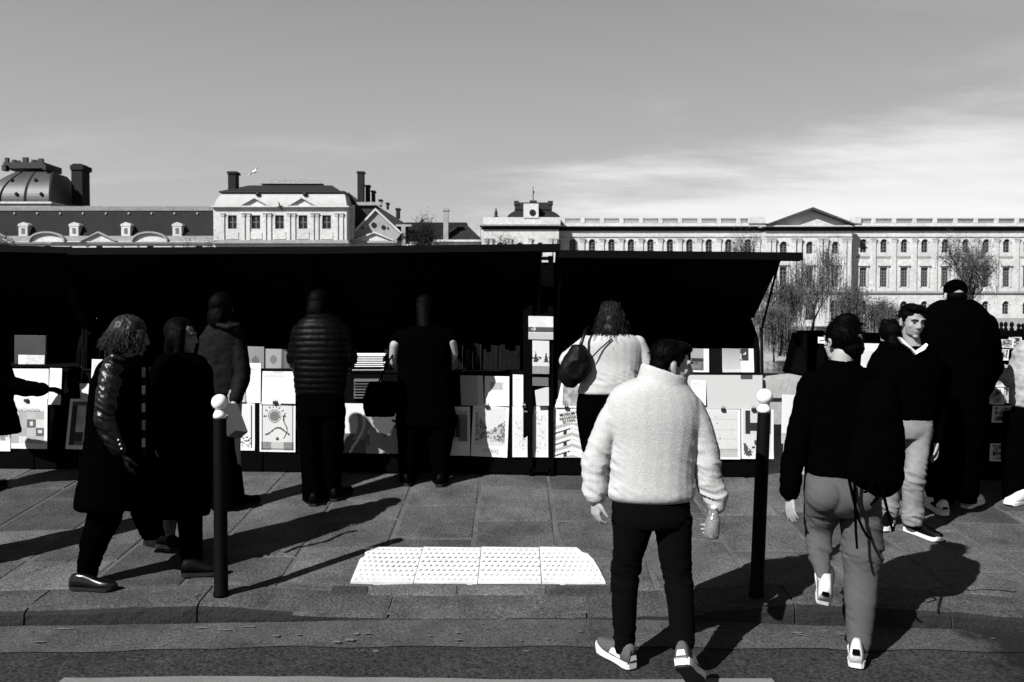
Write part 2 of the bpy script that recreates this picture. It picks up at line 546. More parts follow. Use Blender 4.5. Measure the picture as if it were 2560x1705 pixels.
# tactile paving: four studded tiles
tact = thing('tactile_paving', 'white studded tactile paving strip set flush in the grey slabs at the crossing', 'tactile paving', on_walk(1200, 1420))
tp = [918, 1058, 1203, 1348, 1482]; bt = [876, 1033, 1194, 1354, 1514]
for i in range(4):
    bl, br, tr, tl = on_walk(bt[i], 1459), on_walk(bt[i + 1], 1460), on_walk(tp[i + 1], 1373), on_walk(tp[i], 1371)
    b = MB()
    def P(u, v, dz=0.0):
        p = (bl * (1 - u) + br * u) * (1 - v) + (tl * (1 - u) + tr * u) * v
        return Vector((p.x, p.y, walk_z(p.x, p.y) + 0.012 + dz))
    g = 0.006
    if i < 3: out = [(g, 0), (1 - g, 0), (1 - g, 1), (g, 1)]
    else: out = [(g, 0), (1, 0), (.97, .35), (.93, .62), (.86, .80), (.78, .84), (.70, 1.0), (g, 1)]
    if i == 0: out = [(0, 0), (1 - g, 0), (1 - g, 1), (0, 1), (0.035, .7), (-.02, .62)]
    top = [P(u, v) for u, v in out]
    low = [P(u, v, -0.03) for u, v in out]
    nn = len(out)
    b.add(top + low, [tuple(range(nn))] + [(nn + k, nn + (k + 1) % nn, (k + 1) % nn, k) for k in range(nn)])
    for r in range(8):
        for c in range(10):
            u = (c + 0.5 + 0.5 * (r % 2)) / 10.5; v = (r + 0.6) / 8.2
            if u > 0.97 or (i == 3 and (u + 0.62 * v > 1.16)): continue
            q = P(u, v)
            prof = [(0.0145, -0.001), (0.0135, 0.0016), (0.010, 0.0030), (0.004, 0.0036)]
            b.lathe(prof, q, 8)
    b.build('tile', M_TACT, tact)
# flakes of leaves and paper in the gutter: nobody could count them
V, F = [], []
for k in range(110):
    if k < 120: px, py = rnd.uniform(0, 2560), rnd.gauss(1590, 14)
    elif k < 200: px, py = rnd.gauss(900, 160), rnd.gauss(1598, 16)
    else: px, py = rnd.uniform(0, 2560), rnd.uniform(1575, 1700)
    if py < 1572: continue
    p = on_road(px, py) + Vector((0, 0, 0.019 if py < 1615 else 0.006))
    a = rnd.uniform(0, 6.3); s = rnd.choice([0.003, 0.004, 0.005, 0.007, 0.013]) * rnd.uniform(.7, 1.4)
    n = len(V)
    for q in range(5):
        t = a + q * 1.256 + rnd.uniform(-.3, .3)
        V.append(p + Vector((math.cos(t) * s * rnd.uniform(.7, 1.8), math.sin(t) * s * rnd.uniform(.5, 1), rnd.uniform(0, .0015))))
    F.append(tuple(range(n, n + 5)))
for (px, py, w_, h_) in ((505, 1577, 60, 5), (560, 1583, 40, 4), (690, 1598, 30, 6), (875, 1608, 36, 8), (840, 1613, 26, 6), (920, 1592, 18, 5), (160, 1580, 60, 5), (95, 1613, 40, 4), (1258, 1557, 16, 5), (1205, 1567, 10, 5), (940, 1630, 22, 6), (1315, 1630, 30, 4), (1820, 1585, 44, 5), (1990, 1590, 30, 6), (330, 1618, 34, 4), (620, 1575, 44, 4)):
    n = len(V); K_ = 14
    for q in range(K_):
        t = 6.2832 * q / K_; rr = rnd.uniform(.55, 1.1)
        p_ = on_road(px + math.cos(t) * w_ / 2 * rr + rnd.uniform(-3, 3), py + math.sin(t) * h_ / 2 * rr); V.append(p_ + Vector((0, 0, .0205 if py < 1617 else .006)))
    F.append(tuple(range(n, n + K_)))
tag(mesh('gutter_litter', V, F, mat('dry_flakes', 0.075, 0.9, 0.1, nscale=20, namp=0.3)), 'scattered pale leaf flakes and crumbs along the gutter', 'litter', kind='stuff')

# river, far quay, far ground
tag(mesh('river', [(-900, 8.6, ZC - 8.5), (900, 8.6, ZC - 8.5), (900, 160, ZC - 8.5), (-900, 160, ZC - 8.5)], [(0, 1, 2, 3)], M_WATER), kind='structure')
ZF = ZC - 2.1
tag(mesh('ground', [(-3000, 161, ZF), (3000, 161, ZF), (3000, 4500, ZF), (-3000, 4500, ZF)], [(0, 1, 2, 3)], M_EARTH), kind='structure')
b = MB(); b.box(-600, 600, 160, 161.5, ZC - 9, ZF + 0.9); b.box(-600, 600, 146, 160, ZC - 9, ZC - 7.2)
tag(b.build('far_quay', M_QUAY), kind='structure')
b = MB(); b.box(-30, 30, 8.45, 8.6, ZC - 9, ZC - 1.45)
tag(b.build('near_quay', M_QUAY), kind='structure')
# ------------------------------------------------------------------ parapet and book stalls
M_STALL = mat('stall_paint', 0.0009, 0.8, 0.02, nscale=6, namp=0.25, bscale=14, bstr=0.25, bdist=0.004, stretch=(1, 1, 6))
M_STALL2 = mat('stall_edge_paint', 0.0012, 0.7, 0.04, nscale=8, namp=0.2)
M_STONE = mat('parapet_limestone', 0.22, 0.9, 0.1, nscale=14, namp=0.16, n2scale=2.2, n2amp=0.2, bscale=30, bstr=0.5, bdist=0.01)
M_METAL = mat('dark_iron', 0.0015, 0.6, 0.05)
M_CLIP = mat('black_clip', 0.010, 0.4, 0.4)
M_PAPER = mat('white_paper', 0.5, 0.7, 0.2, nscale=5, namp=0.03)
M_PRINT = mat('printed_paper', 0.60, 0.6, 0.25, attr=True)
M_INK = mat('black_ink', 0.03, 0.7, 0.2)
M_GINK = mat('grey_ink', 0.30, 0.7, 0.2)
M_CARD = mat('grey_card', 0.26, 0.8, 0.2, nscale=30, namp=0.08)
M_PALE = mat('pale_board', 0.3, 0.8, 0.2, nscale=40, namp=0.06)
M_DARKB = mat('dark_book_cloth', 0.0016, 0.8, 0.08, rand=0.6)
M_MIDB = mat('mid_book_cloth', 0.035, 0.7, 0.3, rand=0.7)
def YL(x): return 7.45 - 0.04 * x            # the line of the stall fronts
def yl_px(px): 
    Y = 7.45
    for _ in range(3): Y = YL((px - 1280) / FP * Y)
    return Y
# parapet of limestone blocks
parapet = thing('parapet_wall', 'pale limestone parapet wall behind and below the row of book stalls', 'wall', (0, 7.8, 0.4))
blk = random.Random(3)
x = -9.0
while x < 9.5:
    w = blk.uniform(0.85, 1.25)
    for zz in range(3):
        off = 0.0 if zz != 1 else 0.4
        xa, xb = x + off + .004, x + w + off - .004
        y = YL((xa + xb) / 2) + 0.12 + blk.uniform(-.004, .004)
        zg = walk_plane(y) - 0.02
        a, c = ((zg, zg + .36), (zg + .366, zg + .70), (zg + .706, zg + .90))[zz]
        ov = 0.03 if zz == 2 else 0.0
        b = MB(); b.hexa([(xa, YL(xa) + .12 - ov, a), (xb, YL(xb) + .12 - ov, a), (xb, YL(xb) + .52 + ov, a), (xa, YL(xa) + .52 + ov, a),
                          (xa, YL(xa) + .12 - ov + .006, c), (xb, YL(xb) + .12 - ov + .006, c), (xb, YL(xb) + .52 + ov, c), (xa, YL(xa) + .52 + ov, c)])
        b.build('stone_block', M_STONE, parapet)
    x += w
b = MB()
b.hexa([(-9, YL(-9) + .13, walk_plane(7.8) - .1), (10, YL(10) + .13, walk_plane(7.1) - .1), (10, YL(10) + .5, walk_plane(7.1) - .1), (-9, YL(-9) + .5, walk_plane(7.8) - .1),
        (-9, YL(-9) + .13, walk_plane(7.8) + .86), (10, YL(10) + .13, walk_plane(7.1) + .86), (10, YL(10) + .5, walk_plane(7.1) + .86), (-9, YL(-9) + .5, walk_plane(7.8) + .86)])
b.build('mortar_core', M_STONE, parapet)

def stall(label, px0, px1, shelf_py, lid=None, base_py=(1182, 1190), lid_py=None, boards=5, hinge_py=790, group='dark book stalls on the parapet'):
    Y0, Y1 = yl_px(px0), yl_px(px1)
    st = thing('book_stall', label, 'book stall', at((px0 + px1) / 2, 1185, (Y0 + Y1) / 2), group)
    def P(px, py, dy): return at(px, py, (Y0 + (Y1 - Y0) * (px - px0) / (px1 - px0)) + dy)
    xa, xb = P(px0, 900, 0).x, P(px1, 900, 0).x
    zs = P((px0 + px1) / 2, shelf_py, 0).z
    # hanging front boards down to the pavement
    for k in range(boards):
        u0, u1 = k / boards, (k + 1) / boards
        xl = xa + (xb - xa) * u0 + 0.006; xr = xa + (xb - xa) * u1 - 0.006
        yl, yr = YL(xl), YL(xr)
        zb = [walk_z(xl, yl) + 0.012, walk_z(xr, yr) + 0.012]
        t = rnd.uniform(0, .008)
        b = MB(); b.hexa([(xl, yl - t, zb[0]), (xr, yr - t, zb[1]), (xr, yr + .03, zb[1]), (xl, yl + .03, zb[0]),
                          (xl, yl - t, zs - .30), (xr, yr - t, zs - .30), (xr, yr + .03, zs - .30), (xl, yl + .03, zs - .30)])
        b.build('front_board', M_STALL, st)
    # slanted display front
    b = MB(); b.hexa([(xa, YL(xa) + .001, zs - .295), (xb, YL(xb) + .001, zs - .295), (xb, YL(xb) + .035, zs - .295), (xa, YL(xa) + .035, zs - .295),
                      (xa, YL(xa) + .07, zs - .012), (xb, YL(xb) + .07, zs - .012), (xb, YL(xb) + .105, zs - .012), (xa, YL(xa) + .105, zs - .012)])
    b.build('display_front', M_STALL, st)
    b = MB(); b.hexa([(xa, YL(xa) + .055, zs - .01), (xb, YL(xb) + .055, zs - .01), (xb, YL(xb) + .62, zs - .01), (xa, YL(xa) + .62, zs - .01),
                      (xa, YL(xa) + .055, zs + .012), (xb, YL(xb) + .055, zs + .012), (xb, YL(xb) + .62, zs + .012), (xa, YL(xa) + .62, zs + .012)])
    b.build('shelf', M_STALL2, st)
    zh = P(px1, hinge_py, 0.34).z
    b = MB(); b.hexa([(xa, YL(xa) + .60, zs), (xb, YL(xb) + .60, zs), (xb, YL(xb) + .63, zs), (xa, YL(xa) + .63, zs),
                      (xa, YL(xa) + .34, zh), (xb, YL(xb) + .34, zh), (xb, YL(xb) + .37, zh), (xa, YL(xa) + .37, zh)])
    b.build('back_board', M_STALL, st)
    for x_, s in ((xa, 1), (xb, -1)):
        Yx = YL(x_)
        poly = [(.06, zs), (.62, zs), (.37, zh), (.30, zh - .06), (.12, zh - .20), (.07, zh - .32)]
        V = [(x_, Yx + d, z) for d, z in poly] + [(x_ + s * .03, Yx + d, z) for d, z in poly]
        n = len(poly)
        bb = MB(); bb.add(V, [tuple(range(n)), tuple(reversed(range(n, 2 * n)))] + [(i, n + i, n + (i + 1) % n, (i + 1) % n) for i in range(n)])
        bb.build('end_panel', M_STALL, st)
    if lid:
        (lx0, ly0), (lx1, ly1), th = lid
        f0, f1 = P(lx0, ly0, -.45), P(lx1, ly1, -.45)
        w = th
        def edge(fr, dz): return fr + Vector((0, 0, dz))
        xi0, xi1 = xa - .02, xb + .02
        h0, h1 = Vector((xi0, YL(xi0) + .345, zh)), Vector((xi1, YL(xi1) + .345, zh))
        c0 = f0 + (f1 - f0) * ((xi0 - f0.x) / (f1.x - f0.x)); c1 = f0 + (f1 - f0) * ((xi1 - f0.x) / (f1.x - f0.x))
        b = MB(); b.hexa([c0 + Vector((0, .02, -w)), c1 + Vector((0, .02, -w)), h1 + Vector((0, 0, -.02)), h0 + Vector((0, 0, -.02)),
                          c0 + Vector((0, .02, -.012)), c1 + Vector((0, .02, -.012)), h1 + Vector((0, .02, .02)), h0 + Vector((0, .02, .02))])
        ld = b.build('lid', M_STALL, st)
        b = MB(); b.hexa([edge(f0, -w), edge(f1, -w), edge(f1, -w) + Vector((0, .10, -.004)), edge(f0, -w) + Vector((0, .10, -.004)),
                          f0, f1, f1 + Vector((0, .10, -.002)), f0 + Vector((0, .10, -.002))])
        b.build('lid_edge_plank', M_STALL2, ld)
        for x_, cc_ in ((xi0 + .05, c0), (xi1 + .0, c1)):
            Yx = YL(x_)
            top = Vector((x_, cc_.y + .07, cc_.z - w + .01))
            mid = Vector((x_, Yx + .10, zh - .12)); low = Vector((x_, Yx + .075, zs - .0))
            MB().tube([top, mid], [.011, .011], 6).build('strut', M_METAL, st)
            MB().tube([mid, low], [.014, .014], 6).build('post', M_METAL, st)
    return st
stall('leftmost dark book stall, cut off by the left edge of the picture', -345, 190, 915, ((-420, 604), (174, 617), .055))
stall('dark book stall behind the two walking women in black', 196, 772, 926, ((168, 619), (804, 616), .06))
stall('dark book stall in the middle behind the puffer jacket', 779, 1342, 930, ((742, 617), (1400, 609), .06))
stall('dark book stall with a grey panel, at the right end of the row', 1388, 1906, 936, ((1398, 625), (2008, 631), .062))
stD = stall('low dark book stall without a raised lid, behind the people on the right', 2015, 2860, 940, None, hinge_py=832, boards=7)

# picture rails on the post between the two right stalls
def frame_post(px0, px1, top, bot, label):
    Y = yl_px((px0 + px1) / 2) - 0.03
    st = thing('picture_post', label, 'display stand', at((px0 + px1) / 2, 1192, Y))
    for px in (px0, px1):
        a, b_ = at(px, top, Y), at(px, bot, Y)
        MB().bar(a, b_, .045, .03).build('rail', M_STALL, st)
    a, b_ = at(px0, top + 16, Y + .03), at(px1, bot, Y + .03)
    b = MB(); b.box(a.x - .06, b_.x + .06, Y + .02, Y + .04, b_.z, a.z); b.build('backing', M_STALL, st)
    for py in (top + 6, 940, bot - 10):
        MB().bar(at(px0, py, Y), at(px1, py, Y), .03, .03).build('crossbar', M_STALL, st)
    return st
frame_post(1325, 1377, 640, 1185, 'dark upright stand with pictures between the two right-hand stalls')

# ---- printed sheets
def sheet(name, label, quad, fn, cat='poster', dy=-0.012, res=(28, 38), clips=(), curl=0.004, text=(), base=None, group=None, tilt=0.0, thick=0.002):
    """quad = photograph corners top-left, top-right, bottom-right, bottom-left; fn(u,v) gives the ink (0..1), v runs downwards"""
    tl, tr, br, bl = quad
    cxp = (tl[0] + tr[0] + br[0] + bl[0]) / 4
    Yb = yl_px(cxp) + dy
    c = [at(*tl, yl_px(tl[0]) + dy + tilt), at(*tr, yl_px(tr[0]) + dy + tilt), at(*br, yl_px(br[0]) + dy), at(*bl, yl_px(bl[0]) + dy)]
    nu, nv = res
    V, F = [], []
    ph = rnd.uniform(0, 6)
    def S(u, v): 
        p = (c[0] * (1 - u) + c[1] * u) * (1 - v) + (c[3] * (1 - u) + c[2] * u) * v
        p.y -= curl * (math.sin(u * 3.1 + ph) + 1.0) * (0.3 + v) + (curl * 2.0 * max(0, v - .85) * 6 * (0.4 + .6 * math.sin(ph)))
        return p
    for j in range(nv + 1):
        for i in range(nu + 1):
            V.append(S(i / nu, j / nv))
    for j in range(nv):
        for i in range(nu):
            a = j * (nu + 1) + i
            F.append((a, a + nu + 1, a + nu + 2, a + 1))
    nf = len(F); n0 = len(V)
    # back side, so that the sheet has thickness
    rim = [i for i in range(nu + 1)] + [(j + 1) * (nu + 1) - 1 for j in range(1, nv + 1)] + [nv * (nu + 1) + i for i in range(nu - 1, -1, -1)] + [j * (nu + 1) for j in range(nv - 1, 0, -1)]
    for i in rim: V.append(V[i] + Vector((0, thick, 0)))
    m = len(rim)
    for k in range(m):
        F.append((rim[k], rim[(k + 1) % m], n0 + (k + 1) % m, n0 + k))
    me = bpy.data.meshes.new(name); me.from_pydata([tuple(v) for v in V], [], F); me.update()
    ca = me.color_attributes.new('Col', 'FLOAT_COLOR', 'CORNER')
    col = []
    for f in range(len(F)):
        if f < nf:
            i, j = f % nu, f // nu
            g = max(0.004, min(0.80, fn((i + .5) / nu, (j + .5) / nv)))
        else: g = 0.6
        col += [g, g, g, 1.0] * len(F[f])
    ca.data.foreach_set('color', col)
    root = thing(name, label, cat, tuple((c[2] + c[3]) / 2), group)
    link('print', me, M_PRINT, root)
    for (cpx, cpy) in clips:
        p = at(cpx, cpy, Yb + tilt - .012)
        b = MB(); b.box(p.x - .017, p.x + .017, p.y - .008, p.y + .012, p.z - .014, p.z + .012)
        b.bar(p + Vector((-.010, -.002, .010)), p + Vector((-.010, .01, .035)), .003); b.bar(p + Vector((.010, -.002, .010)), p + Vector((.010, .01, .035)), .003)
        b.build('clip', M_CLIP, root)
    for (s_, tx, ty, size, mm, rot, kw) in text:
        tm = text_mesh(s_, size, **kw)
        q = S(tx, ty) + Vector((0, -.004 - curl * 1.0, 0))
        co = get_co(tm)
        cr, sr = math.cos(rot), math.sin(rot)
        tang = (S(min(1, tx + .2), ty) - S(max(0, tx - .2), ty)).normalized()
        new = np.zeros_like(co)
        xx = co[:, 0] * cr - co[:, 1] * sr; zz = co[:, 0] * sr + co[:, 1] * cr
        new[:, 0] = q.x + xx * tang.x; new[:, 1] = q.y + xx * tang.y; new[:, 2] = q.z + zz + xx * tang.z
        set_co(tm, new)
        link('lettering', tm, mm, root)
    return root
def R(x0, x1, y0, y1, sk=0): return [(x0 + sk, y0), (x1 + sk, y0 + 1), (x1, y1 + 1), (x0, y1)]
def nz(u, v, s, seed=0):
    return float(fbm(np.array([[u * s, v * s, seed * 7.3]]), seed, 3)[0])
WHT = 0.74
def box_(u, v, a, b, c, d): return a <= u <= b and c <= v <= d

def f_grid(u, v):
    if box_(u, v, .10, .92, .26, .90):
        i = int((u - .10) / .205); j = int((v - .26) / .16)
        t = [[.5, .38, .45, .40], [.55, .40, .10, .62], [.42, .36, .45, .10], [.38, .60, .40, .42]][min(j, 3)][min(i, 3)]
        fu = ((u - .10) / .205) % 1 - .5; fv = ((v - .26) / .16) % 1 - .5
        if t < .2 and abs(fu) < .22 and abs(fv) < .2: t = .6
        return t * (0.9 + .2 * nz(u, v, 20, 1))
    return WHT
def f_flower(u, v):
    if v > .5 and v < .78: return .62 if nz(u, v, 9, 2) > .5 else .25
    return WHT
def f_dark_land(u, v):
    if u < .08 or u > .93 or v < .06 or v > .93: return WHT
    if v < .14: return .08
    if u < .20: return .02
    if v > .85: return .1 + .3 * nz(u, v, 6, 3)
    if v > .66: return .03 if u < .42 else .6 if nz(u, v, 14, 4) > .4 else .2
    return .25 + .5 * nz(u * 1.4, v, 5, 5)
def f_rays(u, v):
    # generic sunburst with loose curved strokes
    if u < .05 or u > .95 or v < .04 or v > .96: return WHT
    if min(abs(u - .07), abs(u - .93)) < .012 or min(abs(v - .06), abs(v - .94)) < .01: return .04
    if v > .80: return .10 + .22 * (nz(u, v, 25, 6)) if abs(u - .5) > .18 else .45
    d = math.hypot(u - .42, (v - .28) * 1.35)
    if d < .14: return .10 + .12 * nz(u, v, 30, 2)
    if d < .16: return .55
    if d < .18: return .08
    a = math.atan2(v - .28, u - .42)
    if .22 < d < .31 and math.cos(a * 14) > .75 and v < .32: return .06
    w = abs(v - .58 - .07 * math.sin(u * 9))
    if w < .018 and .15 < u < .85: return .05
    w = abs(u - .72 - .05 * math.sin(v * 14))
    if w < .018 and .22 < v < .74: return .05
    if math.hypot(u - .5, (v - .74) * 1.4) < .05: return .05
    return .60
def f_waves(u, v):
    if u < .06 or u > .94 or v < .05 or v > .95: return WHT
    if min(abs(u - .08), abs(u - .92)) < .012: return .05
    if v > .70 and v < .88 and abs((v * 22 + math.sin(u * 22)) % 2 - 1) < .3: return .05
    if v > .88: return .35 if nz(u, v, 18, 3) > .5 else .7
    d = math.hypot(u - .4, (v - .2) * 1.4)
    if .12 < d < .15: return .08
    return WHT - .05
def f_leaf(u, v):
    d = abs(u - .5 - .3 * math.sin(v * 4))
    if d < .05: return .7
    if d < .22 and .2 < v < .75: return .25
    return .12 if v > .6 else .72
def f_heart(u, v):
    x = (u - .5) * 2.6; y = (.42 - v) * 2.9
    if (x * x + y * y - 0.6) ** 3 - x * x * y ** 3 < 0: return .06
    return .30 + .1 * nz(u, v, 6, 9)
def f_door(u, v):
    if u < .10 or u > .92 or v > .70: return WHT
    if v < .07: return .7
    if v < .16: return .45
    if v < .24: return .20
    if .22 < u < .75 and v < .62: return .02 + .12 * (abs(((u - .22) * 8) % 1 - .5) > .4)
    if v > .60 and u < .68: return .5
    return .16
def f_paris(u, v):
    if u < .09 or u > .91 or v > .78 or v < .05: return WHT
    sky_ = .62 + .08 * nz(u, v, 4, 1)
    hz = .60
    if v > hz + .02 + .25 * abs(u - .42): 
        return .55 + .12 * nz(u * 3, v, 8, 2) - (.3 if v < .70 and nz(u, v, 22, 7) > .56 else 0)
    bl = .20 + 1.0 * max(0, .38 - u); br_ = .10 + .45 * max(0, u - .45)
    top = hz - (bl if u < .42 else br_)
    if v > top: return .28 + .42 * nz(u, v, 24, 3) if nz(u, v, 30, 4) > .42 else .14
    if nz(u, v, 18, 5) > .66: return .38
    return sky_
def f_dots(u, v):
    if v < .18 or v > .92 or u < .06 or u > .94: return WHT - .02
    n_ = nz(u, v, 26, 8)
    return .38 if n_ > .60 else .58 if n_ > .52 else .70
def f_build(u, v):
    if v < .32: return WHT
    if u < .05: return WHT
    if u > .86: return .34
    y = v + .25 * (u if u < .55 else 1.1 - u)
    k = ((y - .42) / .22) % 1
    if k < .28: return .40
    if k < .55: return .74
    if k < .68: return .02 if u < .5 or u > .8 else .6
    return .02 if .32 < u < .42 else .72
def f_window(u, v):
    if u > .93 or v > .95 or v < .03: return WHT
    s = .64 - .22 * (abs((u * 8) % 1 - .5) > .42) - .1 * (abs((v * 5) % 1 - .5) > .45)
    if abs(u - .42 + .1 * math.sin(v * 9)) < .08 and nz(u, v, 16, 5) > .55: return .1
    if v > .80: s -= .18
    return s * (.85 + .2 * nz(u, v, 12, 2))
def f_room(u, v):
    if u < .05 or u > .93 or v > .96 or v < .03: return WHT
    if v < .50:
        if .12 < u < .28 or (.2 < u < .5 and .28 < v < .44): return .02
        if .6 < u < .72: return .75
        return .55 if u < .5 else .22
    if v < .62: return .6
    return .06 if nz(u, v, 9, 3) > .5 else .62
def f_blank(u, v): return WHT
def f_page(seed):
    def f(u, v):
        if min(u, 1 - u) < .1 or v < .07 or v > .94: return WHT
        k = int(v * 14 + seed)
        if .12 < v < .20 and u < .7: return .50
        if (seed + int(v * 3)) % 3 == 0: return .62 + .12 * nz(u, v, 9, seed)
        if (v * 26 + seed) % 1 < .4 and nz(u, v * 3, 22, seed) > .38 and u < .85: return .60
        return WHT
    return f
def f_lines(u, v): return (.42 if (v * 18) % 1 > .35 else .26) + (.18 if u > .72 else 0)
def f_small(u, v):
    if .22 < u < .78 and .22 < v < .46: return .2 + .35 * nz(u, v, 14, 2)
    return WHT
def f_photo(seed, lo=.05, hi=.65, frame=.08):
    def f(u, v):
        if min(u, 1 - u, v, 1 - v) < frame: return WHT
        n_ = nz(u, v, 7, seed)
        return lo + (hi - lo) * max(0, min(1, (n_ - .30) * 2.6))
    return f
def f_bridge(u, v):
    if v > .72: return .45
    if .48 < v < .70: return .06 if nz(u, v, 16, 3) > .36 or abs(u - .2) > .09 else .5
    return .55 + .2 * nz(u, v, 5, 4)
def f_towers(u, v):
    if v > .78: return .18 + .15 * nz(u, v, 10, 2)
    for c_ in (.2, .82):
        if abs(u - c_) < .13 * (v - .34) / .3 and v < .66: return .03
    if .5 < v < .66 and nz(u, v, 12, 5) > .45: return .06
    return .62
kw0 = dict()
sheet('poster', 'white poster with a flower picture at the very left edge, mostly hidden', R(-62, 27, 1002, 1127), f_flower)
sheet('poster', 'white poster headed Space Invaders with a grid of grey squares', R(17, 119, 995, 1121), f_grid, clips=[(65, 1001)], res=(40, 48),
      text=[('Space Invaders', .46, .215, .044, M_GINK, 0, dict(bold=.0006))])
sheet('poster', 'white-edged dark landscape poster hanging left of the leather coat', [(176, 997), (272, 998), (262, 1124), (164, 1122)], f_dark_land, curl=.007)
sheet('poster', 'white poster with wave drawing, half hidden by the bollard', R(546, 637, 1006, 1125), f_waves, clips=[(589, 1011)])
sheet('poster', 'white framed sunburst drawing poster left of the puffer jacket', R(649, 739, 1005, 1129), f_rays, clips=[(687, 1006)], res=(46, 60))
sheet('poster', 'poster with a pale curved leaf shape between two shoppers', R(856, 924, 1008, 1132), f_leaf)
sheet('poster', 'shaded grey poster with a dark heart shape', R(916, 1010, 1010, 1133), f_heart)
sheet('poster', 'white poster with a dark doorway picture beside the PARIS poster', R(1086, 1175, 1016, 1138), f_door)
sheet('poster', 'white PARIS poster with a grey street scene', [(1183, 1014), (1273, 1015), (1268, 1144), (1177, 1139)], f_paris, clips=[(1217, 1016)], res=(46, 60),
      text=[('PARIS', .52, .885, .052, M_GINK, -.02, dict(spacing=1.1, shear=.1))])
sheet('poster', 'white poster of fine grey speckles under faint MATISSE lettering', R(1281, 1371, 1015, 1142), f_dots, clips=[(1311, 1016)], res=(46, 60),
      text=[('MATISSE', .5, .105, .024, M_GINK, 0, dict(spacing=1.3))])
sheet('poster', 'white MUSEUM poster with striped building shapes', R(1377, 1474, 1017, 1143), f_build, clips=[(1416, 1019)], res=(46, 60),
      text=[('MUSEUM F.', .46, .13, .034, M_INK, .17, dict(bold=.0008)), ('ARCHITEKTUR', .52, .20, .032, M_INK, .17, dict(bold=.0008)), ('IN PARIS', .46, .27, .030, M_INK, .17, dict(bold=.0006))])
sheet('poster', 'poster of a bright tall window on the right stall', R(1760, 1851, 1023, 1147), f_window, clips=[(1808, 1024)], res=(40, 48))
sheet('poster', 'poster of a room interior beside the right bollard', R(1853, 1934, 1023, 1146), f_room, clips=[(1884, 1024)], res=(40, 48))
# cards and prints on the slanted display
T = .055
sheet('print_sheet', 'wide white print sheet on the leftmost stall', R(-60, 122, 921, 1002), lambda u, v: .02 if (.30 < u < .52 and .18 < v < .5 and nz(u, v, 6, 1) > .3) else WHT, 'print', dy=.0, tilt=T)
sheet('print_sheet', 'narrow white card at the right end of the leftmost stall', R(122, 152, 920, 1011, 3), f_blank, 'print', dy=-.02, tilt=T, res=(6, 12))
sheet('print_sheet', 'tall white card left of the leather coat shoulder', R(226, 266, 898, 1000, 4), f_page(1), 'print', dy=-.01, tilt=T, res=(16, 40))
sheet('print_sheet', 'small leaning grey card beside the tall white card', R(202, 226, 958, 1002, -3), lambda u, v: .5, 'print', dy=-.02, tilt=T, res=(6, 12))
sheet('print_sheet', 'tall white card showing above the left bollard', R(582, 612, 889, 1006), f_blank, 'print', dy=-.005, tilt=T, res=(6, 12))
sheet('print_sheet', 'square grey card above the left bollard', R(574, 614, 962, 1004), lambda u, v: .34, 'print', dy=-.02, tilt=T * .5, res=(8, 8))
sheet('print_sheet', 'white print above the sunburst poster', R(612, 652, 907, 1006), f_page(2), 'print', dy=-.01, tilt=T, res=(16, 40))
sheet('print_sheet', 'broad white print with a small price tag', R(651, 738, 928, 1008), lambda u, v: .5 if (.35 < u < .66 and v < .09) else f_page(5)(u, v), 'print', dy=-.008, tilt=T, res=(36, 36))
sheet('print_sheet', 'pale grey speckled print left of the puffer jacket', R(698, 739, 953, 1008), lambda u, v: .55 + .2 * nz(u, v, 20, 4), 'print', dy=-.024, tilt=T * .5, res=(16, 20))
sheet('print_sheet', 'ruled grey sheet left of the small framed print', R(1153, 1210, 938, 1013, -3), f_lines, 'print', dy=-.01, tilt=T, res=(16, 54))
sheet('print_sheet', 'white print with a small grey picture above the PARIS poster', R(1212, 1273, 940, 1014), f_small, 'print', dy=-.015, tilt=T, res=(30, 34))
sheet('print_sheet', 'plain white sheet beside the dark picture stand', R(1282, 1313, 936, 1014), f_page(4), 'print', dy=-.01, tilt=T, res=(16, 40))
sheet('print_sheet', 'white print with a dark portrait beside the handbag', R(1388, 1447, 948, 1018, 2), lambda u, v: (.06 + .5 * nz(u, v, 7, 3) if u > .3 and .2 < v < .93 else WHT), 'print', dy=-.012, tilt=T, res=(30, 34))
sheet('print_sheet', 'white card at the left of the big grey panel', R(1728, 1764, 950, 1012), f_page(7), 'print', dy=-.016, tilt=T, res=(16, 36))
sheet('print_sheet', 'big plain pale grey panel on the right stall', R(1690, 1906, 937, 1022), lambda u, v: .46 if not (.76 < u < .88 and v < .14) else .05, 'print', dy=-.004, tilt=T, res=(44, 24), curl=.0015)
# pictures on the dark stand
sheet('picture', 'small bridge picture at the top of the dark stand', R(1321, 1383, 790, 848), f_bridge, 'picture', dy=-.07, res=(34, 32), curl=.001)
sheet('picture', 'narrow towers picture on the dark stand', R(1331, 1373, 849, 934), f_towers, 'picture', dy=-.06, res=(28, 44), curl=.001)
sheet('picture', 'small grey card low on the dark stand', R(1331, 1371, 943, 964), lambda u, v: .12, 'picture', dy=-.06, res=(6, 6), curl=.001)
sheet('picture', 'torn white sheet at the foot of the dark stand', [(1337, 976), (1372, 966), (1372, 1014), (1341, 1014)], lambda u, v: .6, 'picture', dy=-.05, res=(6, 8), curl=.001)
